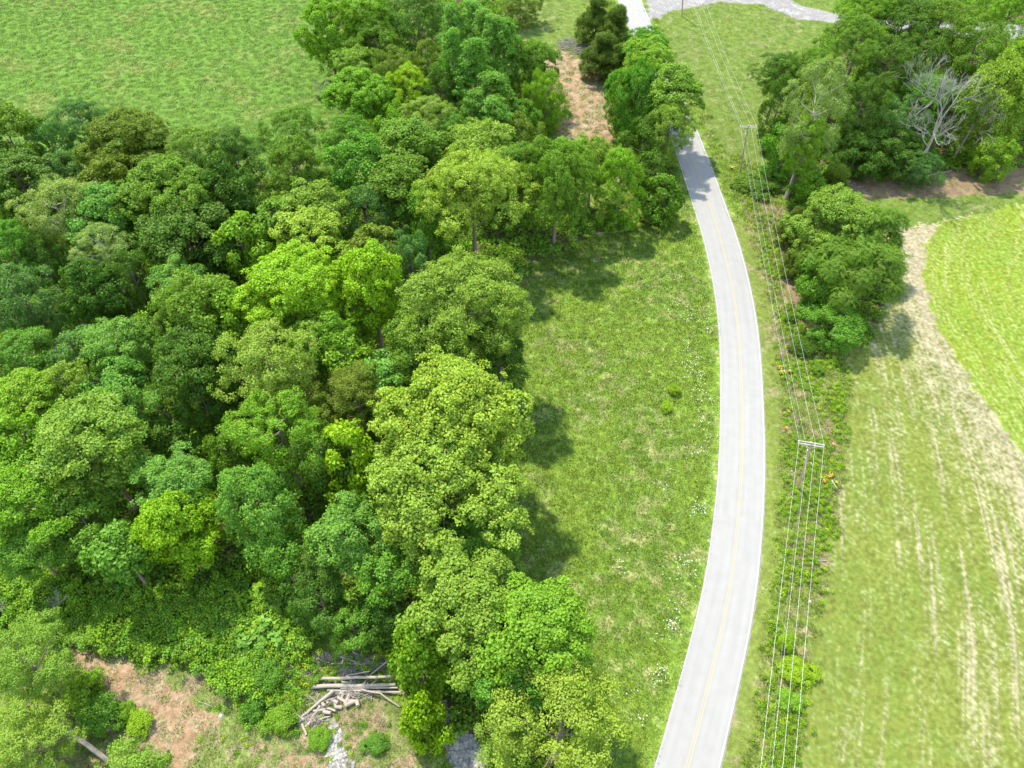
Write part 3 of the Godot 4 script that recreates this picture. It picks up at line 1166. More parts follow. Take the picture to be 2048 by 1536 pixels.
func patch(called: String, label: String, poly: Array, sp: float, smin: float, smax: float, ymin: float, ymax: float, tones: Array, set_: String, sd: int):
	var r := RandomNumberGenerator.new()
	r.seed = sd
	var nz := FastNoiseLite.new()
	nz.seed = sd
	nz.frequency = 0.16
	var pts := PackedVector2Array()
	var lo := Vector2(1e9, 1e9)
	var hi := -lo
	for q in poly:
		var w := px(q[0], q[1])
		pts.append(Vector2(w.x, w.z))
		lo = lo.min(pts[-1]); hi = hi.max(pts[-1])
	var buf := PackedFloat32Array()
	var z := lo.y
	while z < hi.y:
		var x := lo.x
		while x < hi.x:
			x += sp
			var q := Vector2(x + r.randf_range(-0.6, 0.6) * sp, z + r.randf_range(-0.6, 0.6) * sp)
			if not Geometry2D.is_point_in_polygon(q + Vector2(r.randf_range(-1, 1), r.randf_range(-1, 1)), pts):
				continue
			var hill := (nz.get_noise_2d(q.x, q.y) + 0.5)
			var p := Vector3(q.x, gh(q.x, q.y) + lerpf(ymin, ymax, clampf(hill + r.randf_range(-0.2, 0.2), 0, 1)), q.y)
			var t: Array = tones[r.randi() % tones.size()]
			var c: Color = t[0].lerp(t[1], r.randf())
			var j := r.randf_range(0.85, 1.15)
			put(buf, facing((Vector3.UP + rv(r) * 0.45).normalized(), r.randf() * TAU).scaled(Vector3.ONE * r.randf_range(smin, smax)), p, Color(c.r * j, c.g * j, c.b * j))
		z += sp
	var o := multi(called, spray_meshes[set_], M.leaf, buf)
	tag(o, label, "plants", "", "stuff")


func make_trees():
	# [crown u, v, half width, half height in pixels; tree height m; kind; colour; label]
	var wood := [
		# edge against the hay field
		[25, 285, 60, 62, 16, "o", "mid", "mid-green oak at the hay field edge beside a bluish tree"],
		[165, 250, 50, 48, 16, "d", "blue", "tall bluish-green tree rising above the hay field edge"],
		[108, 295, 34, 44, 14, "d", "blue", "slim bluish-green tree between two oaks at the hay field"],
		[250, 292, 80, 48, 16, "o", "olive", "broad olive-green oak at the hay field edge"],
		[310, 300, 52, 40, 14, "o", "olive", "smaller olive oak touching the broad olive oak"],
		[235, 355, 62, 40, 14, "o", "olive", "olive oak in front of the broad olive oak"],
		[128, 345, 42, 40, 13, "d", "blue", "low bluish tree in front of the tall bluish tree"],
		[40, 365, 72, 44, 15, "o", "dark", "dark oak with a spreading crown behind a bright small tree"],
		[400, 310, 68, 50, 16, "a", "mid", "tall open-crowned tree behind the widest oak of the wood"],
		[470, 320, 66, 58, 16, "a", "dark", "dark open-crowned tree beside the round field-edge tree"],
		[578, 272, 62, 44, 12, "d", "mid", "neat round dense tree standing alone at the hay field corner"],
		[592, 350, 58, 66, 16, "t", "mid", "slim mid-green tree in front of the round field-edge tree"],
		# second rank
		[12, 405, 36, 46, 13, "o", "bright", "small bright green tree below the dark spreading oak"],
		[118, 425, 74, 62, 17, "a", "silver", "silvery pale tree with a leaning grey trunk showing"],
		[215, 440, 64, 58, 16, "o", "mint", "minty green maple beside the silvery pale tree"],
		[345, 400, 96, 66, 18, "o", "mid", "widest mid-green oak of the wood with many rounded lobes"],
		[430, 400, 70, 70, 17, "o", "dark", "dark oak leaning against the widest oak"],
		[370, 480, 82, 60, 16, "o", "dark", "dark oak with bare stems under the widest oak"],
		[22, 495, 52, 52, 15, "b", "jade", "jade-green tree at the wood above the blue-grey tree"],
		[85, 520, 38, 48, 13, "a", "deep", "thin dark tree beside a black gap in the canopy"],
		[208, 500, 54, 46, 15, "a", "silver", "small silver-flecked tree below the minty maple"],
		[195, 585, 55, 62, 15, "o", "dark", "dark vine-hung tree beside a black gap in the canopy"],
		[268, 560, 48, 56, 14, "d", "deep", "deep green tree with one pale leaning trunk"],
		[46, 600, 68, 70, 17, "b", "blue", "large blue-grey leafy tree with soft tiers of foliage"],
		[345, 562, 48, 34, 14, "a", "mint", "small mint tree with white branches showing"],
		[480, 485, 50, 52, 16, "o", "bright", "bright green maple just behind the lime maple"],
		[622, 420, 66, 34, 16, "o", "pale", "pale yellow-green oak behind the lime maple, upper of two"],
		[622, 468, 64, 44, 16, "o", "gold", "golden-green oak behind the lime maple, lower of two"],
		[548, 440, 48, 42, 15, "o", "mid", "mid-green oak tucked against the pale yellow-green oak"],
		# middle
		[580, 585, 100, 72, 19, "o", "lime", "vivid lime-green maple, the brightest crown of the wood"],
		[742, 575, 68, 78, 19, "o", "lime", "lime-green maple beside the vivid one, nearer the meadow"],
		[640, 680, 62, 50, 15, "o", "bright", "bright green maple hanging below the vivid lime maple"],
		[690, 720, 52, 44, 13, "o", "bright", "low bright maple under the two lime maples"],
		[935, 630, 122, 110, 20, "b", "pale", "great domed tree with pale leaf tips overlooking the meadow"],
		[855, 700, 76, 66, 15, "b", "mid", "shorter tree at the foot of the great domed tree"],
		[1000, 700, 60, 62, 14, "b", "dark", "dark tree at the meadow foot of the great domed tree"],
		[822, 515, 42, 46, 15, "d", "blue", "small blue-green tree between lime maple and great domed tree"],
		[742, 486, 48, 32, 14, "o", "olive", "olive crown showing above the second lime maple"],
		[385, 640, 88, 88, 18, "b", "mid", "tall mid-green tree with an even rounded crown, beside the lime maple"],
		[400, 720, 80, 72, 15, "b", "dark", "darker tree below the tall mid-green rounded tree"],
		[470, 625, 50, 48, 16, "o", "bright", "small bright crown wedged between lime maple and rounded tree"],
		[540, 740, 98, 92, 19, "d", "pale", "tall light-green fine-leaved tree in the middle of the wood"],
		[560, 860, 88, 78, 16, "d", "bright", "light-green fine-leaved tree below the tall one"],
		[228, 688, 64, 40, 15, "b", "mint", "flat-topped mint-green tree beside the blue-grey tree"],
		[150, 702, 46, 42, 14, "b", "blue", "bluish crown between the blue-grey and the mint tree"],
		[42, 716, 62, 46, 14, "b", "jade", "jade crown below the large blue-grey tree"],
		[240, 765, 58, 42, 14, "b", "mint", "mint crown below the flat-topped mint tree"],
		[228, 832, 68, 46, 14, "b", "mint", "wide low mint tree above the yellow-green giant"],
		[132, 770, 42, 42, 15, "b", "pale", "small pale crown above the yellow-green giant"],
		[58, 795, 62, 52, 15, "o", "bright", "bright crown beside the small pale crown"],
		[408, 805, 50, 52, 11, "d", "deep", "deep green low tree over the shaded hollow"],
		[330, 870, 56, 46, 9, "b", "deep", "deep green understorey tree beside the fallen log"],
		[182, 890, 108, 78, 18, "b", "pale", "yellow-green giant with a wide flat crown"],
		[32, 892, 60, 66, 16, "o", "bright", "bright green tree touching the yellow-green giant"],
		[715, 795, 76, 50, 14, "a", "olive", "dull olive tree between fine-leaved tree and golden crown"],
		[762, 762, 50, 34, 13, "o", "mint", "small mint crown poking above the dull olive tree"],
		[712, 925, 60, 70, 15, "o", "lime", "deep lime tree tucked against the great golden crown"],
		[645, 930, 60, 66, 14, "d", "dark", "dark fine-leaved tree beside the deep lime tree"],
		[905, 850, 138, 84, 20, "o", "gold", "great golden-green crown above the meadow shadow, upper half"],
		[880, 985, 144, 88, 18, "o", "gold", "great golden-green crown above the meadow shadow, lower half"],
		[945, 1090, 88, 44, 12, "b", "jade", "jade tree under the hem of the great golden crown"],
		[830, 1090, 66, 44, 12, "b", "mid", "mid-green tree below the great golden crown"],
		# lower rank above the vines
		[62, 1000, 84, 62, 15, "b", "bright", "bright tree below the yellow-green giant"],
		[55, 1090, 70, 48, 11, "b", "jade", "jade tree above the dead brush by the vines"],
		[165, 1040, 54, 50, 12, "b", "mid", "mid-green tree behind the lime-leaved maple"],
		[238, 1100, 62, 56, 12, "o", "jade", "jade maple beside the lime-leaved maple"],
		[350, 960, 72, 40, 14, "b", "mint", "pale mint crown right above the lime-leaved maple"],
		[352, 1058, 74, 78, 14, "o", "lime", "lime-leaved maple hanging over the vine bank"],
		[512, 1010, 76, 84, 15, "b", "mint", "tall mint-green tree above the vine bank"],
		[455, 900, 40, 44, 10, "b", "mid", "small understorey tree behind the tall mint tree"],
		[560, 1100, 56, 50, 11, "b", "jade", "jade tree leaning out over the vine bank"],
		[700, 1062, 72, 52, 14, "o", "mint", "mint maple next to the great golden crown"],
		[770, 1140, 58, 52, 12, "b", "jade", "shaded jade tree beside the bleached snag"],
		[642, 1120, 48, 46, 11, "d", "dark", "dark small tree under the mint maple"],
		[640, 1195, 58, 50, 9, "d", "dark", "dark fine-leaved tree above the felled logs"],
		[705, 1250, 42, 34, 7, "b", "jade", "young jade tree just above the felled logs"],
		[760, 1230, 44, 40, 7, "b", "dark", "young dark tree just above the felled logs"],
		# by the log pile and stream
		[935, 1215, 98, 84, 16, "o", "pale", "yellow-green tree reaching over the bleached snag"],
		[1082, 1265, 104, 84, 17, "o", "bright", "big bright-green maple at the meadow by the stream"],
		[1010, 1350, 80, 62, 13, "o", "jade", "jade maple over the white stream bed"],
		[842, 1330, 56, 76, 13, "o", "bright", "narrow bright maple beside the felled logs"],
		[845, 1450, 46, 56, 9, "o", "lime", "low lime maple between felled logs and stream bed"],
		[1120, 1460, 138, 74, 15, "a", "gold", "pale golden tree leaning to the road verge"],
		[1010, 1478, 50, 46, 11, "a", "pale", "small pale tree at the mouth of the stream bed"],
		# below the clearing
		[50, 1322, 90, 76, 11, "a", "pale", "pale open tree beside the red clay clearing"],
		[55, 1490, 96, 62, 10, "a", "pale", "pale open tree with a dark leaning trunk"],
		[262, 1534, 60, 34, 6, "a", "pale", "low pale tree at the foot of the clay clearing"],
	]
	var north := [
		[655, 62, 50, 58, 17, "o", "bright", "big bright tree with dark hollows at the hay field corner"],
		[725, 30, 54, 48, 18, "b", "bright", "bright broad tree behind the big bright corner tree"],
		[750, 82, 44, 40, 14, "b", "mid", "mid-green tree beside the big bright corner tree"],
		[718, 132, 42, 30, 11, "b", "pale", "light green small tree above the bleached dead limbs"],
		[835, 40, 62, 52, 17, "d", "dark", "dark dense tree behind the poplar clump"],
		[790, 140, 46, 40, 13, "d", "olive", "olive small tree beside the poplar clump"],
		[855, 115, 34, 36, 13, "a", "olive", "greyish thin tree at the poplar clump"],
		[722, 195, 68, 50, 14, "o", "bright", "bright rounded tree next to the bleached dead limbs"],
		[818, 178, 46, 42, 13, "a", "lime", "yellow-lime open tree with bare twigs at the top"],
		[880, 175, 34, 40, 13, "d", "dark", "dark tree at the foot of the poplar clump"],
		[858, 240, 52, 38, 14, "a", "pale", "pale cream-green tree below the poplar clump"],
		[790, 250, 34, 40, 12, "b", "bright", "small bright tree beside the pale cream-green tree"],
		[900, 262, 42, 34, 12, "d", "jade", "small jade tree beside the pale cream-green tree"],
		[1062, 150, 50, 68, 14, "t", "mid", "dull green tree between poplars and red dirt track"],
		[1092, 205, 40, 56, 12, "d", "bright", "fine-leaved light tree leaning over the red dirt track"],
		[1045, 232, 30, 32, 9, "b", "jade", "small jade tree under the poplars by the dirt track"],
		[1040, 268, 40, 34, 11, "d", "olive", "olive tree near the end of the red dirt track"],
		[960, 300, 72, 48, 15, "b", "pale", "pale-tipped wide tree below the poplar clump"],
		[812, 300, 72, 46, 16, "o", "mid", "mid-green wide tree with rounded clumps below the cream tree"],
		[700, 270, 44, 40, 12, "b", "jade", "jade tree beside the hay field track"],
		[715, 340, 68, 62, 17, "o", "jade", "jade maple with bright rounded clumps"],
		[790, 372, 66, 54, 16, "o", "mid", "mid-green maple in front of the jade maple"],
		[736, 430, 46, 54, 15, "d", "blue", "bluish dark tree in front of the two maples"],
		[852, 440, 46, 60, 15, "b", "jade", "jade tree hugging the pale-tipped dome"],
		[945, 400, 104, 92, 19, "b", "gold", "broad yellow-green dome with cream tips above the great domed tree"],
		[1112, 395, 82, 104, 18, "b", "mid", "large hanging-leaved tree whose foliage reaches down to the meadow"],
		[1035, 345, 54, 50, 15, "b", "mid", "mid-green tree behind the large hanging-leaved tree"],
		[1145, 312, 42, 36, 13, "d", "bright", "light fine-leaved tree behind the large hanging-leaved tree"],
		[1185, 318, 44, 42, 13, "b", "pale", "pale-tipped tree beside the light fine-leaved one"],
		[1240, 372, 48, 78, 15, "t", "bright", "slim bright tree on a bare stem in the meadow corner"],
		[1305, 345, 36, 38, 9, "b", "dark", "dark bushy tree at the road trees' foot"],
		[1330, 398, 38, 42, 8, "o", "mid", "small dark-stemmed tree standing close to the road"],
	]
	north.append([1040, 12, 42, 20, 8, "a", "olive", "thin lone tree standing in the grass by the brush pile"])
	var poplars := []
	for q in [[905, 62, 28, 46], [946, 58, 31, 48], [970, 66, 28, 44], [905, 118, 31, 52], [950, 128, 36, 52], [990, 96, 34, 56], [1010, 104, 32, 58], [936, 168, 34, 46], [992, 190, 42, 48], [950, 228, 34, 42], [988, 236, 36, 40]]:
		poplars.append([q[0], q[1], q[2] * 1.2, q[3] * 1.06, 19 if q[1] < 140 else 15, "p", "mint" if q[1] < 100 else "jadelight", "pale minty pyramid-shaped poplar at the back of the tight clump" if q[1] < 100 else "deeper green pyramid-shaped poplar at the front of the tight clump"])
	var roadside := [
		[1192, 42, 32, 52, 11, "c", "cedar", "dark cedar by the brush pile, farthest along the road"],
		[1232, 62, 34, 56, 11, "c", "cedar", "dark cedar touching the asphalt edge"],
		[1205, 110, 36, 56, 10, "c", "cedar", "dark cedar beside the red dirt track"],
		[1240, 130, 26, 50, 9, "c", "cedar", "narrow cedar squeezed between cedar and road trees"],
		[1290, 92, 38, 36, 13, "b", "jade", "jade tree overhanging the asphalt beyond the others"],
		[1292, 140, 58, 54, 16, "t", "bright", "bright tall tree overhanging the asphalt"],
		[1242, 200, 32, 64, 13, "t", "bright", "slim bright tree beside the end of the dirt track"],
		[1275, 215, 48, 72, 15, "b", "jade", "jade tree in the middle of the road trees"],
		[1350, 190, 56, 50, 16, "o", "pale", "pale green tree leaning over the centre line"],
		[1335, 262, 52, 52, 13, "a", "pale", "pale tree with a white trunk over the road shadow"],
		[1285, 285, 40, 44, 11, "b", "dark", "dark tree below the white-trunked pale tree"],
	]
	var east := [
		[1632, 215, 62, 78, 24, "a", "silver", "pale-topped tall tree on a long bare leaning trunk"],
		[1610, 290, 44, 46, 15, "a", "bright", "bright lower boughs beside the long bare trunk"],
		[1700, 110, 66, 66, 20, "a", "mid", "tall open tree by the gravel drive"],
		[1735, 38, 72, 44, 20, "a", "bright", "light open crown overhanging the gravel drive"],
		[1560, 145, 44, 36, 14, "d", "dark", "dark tree on the lawn edge beyond the bare trunk"],
		[1620, 140, 48, 38, 16, "d", "mid", "mid-green tree joining lawn edge and tall open tree"],
		[1552, 225, 32, 62, 14, "d", "dark", "dark narrow oak at the lawn edge"],
		[1566, 300, 36, 44, 10, "b", "jade", "jade tree at the foot of the dark narrow oak"],
		[1805, 52, 68, 56, 20, "d", "deep", "deep green crown behind the forked dead tree"],
		[1880, 48, 60, 50, 20, "a", "mid", "open mid-green crown near the hidden gravel drive"],
		[1945, 105, 62, 56, 19, "d", "mid", "dense crown behind the pale spreading dead tree"],
		[2010, 50, 64, 60, 20, "a", "bright", "light crown with a pale fork beside the far drive"],
		[2050, 150, 56, 60, 17, "b", "bright", "bright crown behind the golden field-edge tree"],
		[1770, 140, 56, 56, 18, "d", "deep", "deep green tree behind the broken snag"],
		[1835, 120, 60, 52, 17, "d", "deep", "deep green tree between the dead trees"],
		[1720, 220, 48, 60, 16, "d", "deep", "deep green tree beside the pale-topped tall tree"],
		[1765, 300, 60, 46, 9, "b", "deep", "low dark tree inside the shaded wood edge"],
		[1712, 310, 44, 40, 8, "b", "dark", "low dark tree beside the brown field margin"],
		[1800, 250, 52, 48, 12, "d", "blue", "blue-grey tree in front of the broken snag"],
		[1840, 335, 42, 30, 6, "d", "blue", "low blue-grey tree at the dead tree's foot"],
		[1858, 200, 54, 40, 14, "b", "jade", "jade tree round the pale spreading dead tree"],
		[1905, 215, 44, 40, 13, "b", "mid", "mid-green tree behind the golden field-edge tree"],
		[1988, 215, 64, 84, 17, "b", "gold", "golden-green tree on a crooked stem at the field edge"],
		[1985, 310, 44, 40, 8, "b", "bright", "low bright boughs under the golden field-edge tree"],
	]
	var island := [
		[1622, 372, 36, 34, 8, "b", "bright", "bright small tree at the foot of the long bare trunk"],
		[1662, 372, 36, 42, 9, "c", "olive", "feathery olive cedar behind the tree island"],
		[1588, 455, 26, 52, 8, "c", "cedar", "dark cedar on the power line side of the tree island"],
		[1606, 520, 28, 44, 7, "c", "cedar", "low cedar between the dark cedar and the feathery tree"],
		[1672, 450, 84, 60, 12, "o", "pale", "pale cream-topped tree of the tree island"],
		[1752, 480, 50, 54, 11, "f", "mid", "feathery mid-green tree over the straw margin"],
		[1715, 555, 78, 72, 12, "f", "mid", "large feathery tree with drooping sprays on the island"],
		[1638, 570, 44, 52, 9, "b", "jade", "jade tree under the feathery tree facing the wires"],
		[1672, 650, 54, 42, 6, "b", "jade", "low dark leafy tree at the tip of the island"],
	]
	for e in [[wood, "trees of the big wood"], [north, "trees between hay field and dirt track"], [poplars, "poplars in the tight clump"], [roadside, "trees overhanging the road"], [east, "trees of the wood beyond the field"], [island, "trees of the roadside island"]]:
		for row in e[0]:
			tree(row, e[1])
	var shrubs := [
		[1608, 692, 20, 22, 1.7, "s", "dark", "round dark shrub on the bare strip under the wires"],
		[1633, 738, 12, 12, 1.0, "s", "mid", "small leafy shrub below the round dark shrub"],
		[1582, 640, 9, 9, 0.9, "s", "dark", "tiny dark shrub on the bare strip beside the wires"],
		[1573, 1288, 14, 22, 1.8, "s", "lime", "yellow-leaved shrub under the wires"],
		[1592, 1340, 26, 22, 1.1, "s", "lime", "wide green shrub below the yellow-leaved shrub"],
		[1580, 1400, 20, 17, 1.0, "s", "bright", "bright green shrub in the weeds below the wide shrub"],
		[1500, 365, 26, 22, 1.6, "s", "mid", "shrub at the foot of the far utility pole"],
		[1528, 372, 26, 20, 1.6, "s", "dark", "dark shrub beside the far utility pole's guy"],
		[1545, 350, 22, 18, 1.5, "s", "jade", "jade shrub below the dark narrow oak"],
		[1348, 780, 10, 18, 1.1, "s", "lime", "bright weed clump standing in the meadow"],
		[1332, 815, 10, 12, 0.9, "s", "lime", "smaller bright weed clump standing in the meadow"],
		[170, 1380, 32, 26, 2.2, "s", "bright", "bright bramble bush beside the red clay"],
		[205, 1430, 32, 28, 2.2, "s", "jade", "jade bush below the bright bramble bush"],
		[278, 1448, 22, 19, 1.3, "s", "lime", "lime bush on the red clay edge"],
		[245, 1425, 18, 16, 1.2, "s", "bright", "small bright bush between bramble and clay"],
		[535, 1352, 26, 22, 1.8, "s", "jade", "leafy bush between vines and felled logs"],
		[560, 1440, 24, 20, 1.4, "s", "bright", "bright bush below the felled logs"],
		[505, 1415, 22, 19, 1.4, "s", "jade", "jade bush at the clay track below the vines"],
		[640, 1478, 18, 14, 0.9, "s", "bright", "low bush beside the white gravel path"],
		[752, 1490, 18, 14, 0.9, "s", "jade", "low bush between gravel path and lime maple"],
	]
	for row in shrubs:
		tree(row, "shrubs", "shrub", "shrub")

	# dead trees and snags
	dead_tree(1822, 362, 20.0, Vector3(0.02, 0, 0.02), 0.28, 4, "tall pale dead tree with spreading bare limbs at the field edge", 501, "dead trees beyond the field")
	dead_tree(1808, 318, 18.0, Vector3(0.0, 0, 0.0), 0.2, 4, "forked dead tree behind the broken snag", 502, "dead trees beyond the field")
	dead_tree(1905, 318, 15.0, Vector3(0.1, 0, 0.0), 0.18, 4, "bushy-topped grey dead tree beside the golden tree", 503, "dead trees beyond the field")
	dead_tree(1778, 335, 17.0, Vector3(-0.02, 0, 0.0), 0.24, 1, "broken dead snag with one crooked arm", 504, "dead trees beyond the field")
	dead_tree(700, 232, 9.5, Vector3(-0.95, 0, 0.3), 0.16, 3, "bleached dead limbs leaning into the hay field", 505)
	dead_tree(860, 1260, 7.5, Vector3(-0.35, 0, -0.1), 0.16, 1, "bleached crooked snag poking from the shade above the logs", 506)
	dead_tree(350, 840, 8.0, Vector3(-0.3, 0, 0.2), 0.11, 2, "thin grey dead tree in the shaded hollow", 507)
	dead_tree(120, 1215, 4.5, Vector3(0.5, 0, 0.2), 0.1, 3, "tangled grey dead brush above the vine bank", 508)
	dead_tree(40, 1215, 5.0, Vector3(-0.5, 0, 0.1), 0.1, 3, "tangled dead brush with a dark fallen stem by the vines", 509)


# ---------- power line ----------
func make_poles():
	var data := [
		[[1597, 978], [1619, 888], 47.0, "utility pole beside the orange flower clumps and stubble"],
		[[1479, 350], [1495, 254], 32.0, "utility pole in the ditch shrubs by the lawn"],
		[[1364, 33], [1368, -72], 30.0, "utility pole at the mouth of the gravel drive"],
	]
	var tops := []
	var arms := []
	var bases := []
	for e in data:
		var b := on_ground(e[0][0], e[0][1])
		# pole height: the height at which the sight line of the top passes over the base's depth
		var hgt := 9.0
		for k in 40:
			var t := px(e[1][0], e[1][1], hgt)
			hgt -= (t.z - b.z) * 0.4
			hgt = clampf(hgt, 7.0, 13.0)
		var top := px(e[1][0], e[1][1], hgt)
		top = Vector3(lerpf(b.x, top.x, 0.9), hgt, b.z)
		bases.append(b)
		tops.append(top)
	var d0: Vector3 = px(1535, 1536, 8.3) - tops[0]
	d0.y = 0
	var b0: Vector3 = bases[0] + d0.normalized() * 62.0
	b0.y = gh(b0.x, b0.z)
	bases.push_front(b0)
	tops.push_front(b0 + Vector3(0, 9.0, 0))
	data.push_front([[0, 0], [0, 0], 0, "utility pole at the near end of the wires"])
	var attach := []
	for k in 4:
		var b: Vector3 = bases[k]
		var top: Vector3 = tops[k] - b
		var o := thing("utility_pole", data[k][3], "utility pole", b, "utility poles along the road")
		var g := Geo.new()
		g.tube([Vector3(0, -0.3, 0), top * 0.5, top, top + top.normalized() * 0.35], [0.17, 0.15, 0.125, 0.12], 12)
		mesh_node("pole", g.mesh(), M.pole_wood, o)
		var along: Vector3
		if k == 0:
			along = tops[1] - tops[0]
		elif k == 3:
			along = tops[3] - tops[2]
		else:
			along = (tops[k + 1] - tops[k]).normalized() + (tops[k] - tops[k - 1]).normalized()
		along.y = 0
		along = along.normalized()
		var side := along.cross(Vector3.UP).normalized()
		var bas := Basis(side, Vector3.UP, -along)
		var half := 1.4
		for s in [-1, 1]:
			g = Geo.new()
			g.box(Transform3D(bas, top + along * 0.17 * s), Vector3(half * 2 + 0.1, 0.12, 0.09))
			mesh_node("crossarm", g.mesh(), M.arm_wood, o)
		for s in [-1, 1]:
			g = Geo.new()
			g.tube([top + side * 0.75 * s - along * 0.24, top * 0.93 - along * 0.15], [0.022, 0.022], 6)
			mesh_node("brace", g.mesh(), M.metal, o)
		var at := []
		for s in [-half, 0.42, half]:
			g = Geo.new()
			var q: Vector3 = top + side * s + Vector3(0, 0.065, 0)
			g.tube([q, q + Vector3(0, 0.05, 0), q + Vector3(0, 0.09, 0), q + Vector3(0, 0.13, 0), q + Vector3(0, 0.19, 0), q + Vector3(0, 0.24, 0)], [0.03, 0.03, 0.1, 0.06, 0.09, 0.04], 10)
			mesh_node("insulator", g.mesh(), M.porcelain, o)
			at.append(b + q + Vector3(0, 0.25, 0))
		# neutral spool on the pole
		g = Geo.new()
		var sp: Vector3 = top * 0.87 - side * 0.19
		g.tube([sp - Vector3(0, 0.06, 0), sp, sp + Vector3(0, 0.06, 0)], [0.06, 0.035, 0.06], 8)
		mesh_node("neutral_spool", g.mesh(), M.porcelain, o)
		at.append(b + sp)
		# telephone bracket lower down
		g = Geo.new()
		var cb: Vector3 = top * 0.70 - side * 0.2
		g.box(Transform3D(bas, cb), Vector3(0.12, 0.1, 0.1))
		mesh_node("cable_bracket", g.mesh(), M.metal, o)
		at.append(b + cb)
		attach.append(at)
	var names := ["thin aluminium conductor on the road-side end of the crossarms", "thin aluminium conductor on the middle insulators of the crossarms", "thin aluminium conductor on the field-side end of the crossarms", "neutral wire on the pole spools below the crossarms", "lowest, darker telephone cable on the pole brackets"]
	var rads := [0.009, 0.009, 0.009, 0.008, 0.011]
	for w in 5:
		var pts := []
		var rad := []
		for k in 3:
			var a: Vector3 = attach[k][w]
			var b: Vector3 = attach[k + 1][w]
			for q in 16:
				var t := q / 16.0
				pts.append(a.lerp(b, t) - Vector3(0, 4.0 * t * (1 - t) * (0.75 if w < 4 else 0.9), 0))
		pts.append(attach[3][w])
		var c: Vector3 = pts[0]
		for k in pts.size():
			pts[k] -= c
			rad.append(rads[w])
		var o := thing("overhead_wire", names[w], "wire", c, "overhead wires")
		var g := Geo.new()
		g.tube(pts, rad, 5)
		mesh_node("strand", g.mesh(), M.metal if w < 4 else M.dark_log, o)
	# guy wires
	for e in [[1, [1676, 977], "guy wire with a white guard ending beside the orange flowers"], [2, [1530, 344], "guy wire anchored among shrubs by the lawn pole"]]:
		var a: Vector3 = tops[e[0]] - Vector3(0, 0.5, 0)
		var b := on_ground(e[1][0], e[1][1])
		var o := thing("guy_wire", e[2], "guy wire", b, "guy wires of the utility poles")
		var g := Geo.new()
		g.tube([Vector3(0, -0.1, 0), a - b], [0.01, 0.01], 5)
		mesh_node("strand", g.mesh(), M.metal, o)
		g = Geo.new()
		var dir := (a - b).normalized()
		g.tube([dir * 0.05, dir * 2.3], [0.045, 0.045], 8)
		mesh_node("guard", g.mesh(), M.white_plastic, o)


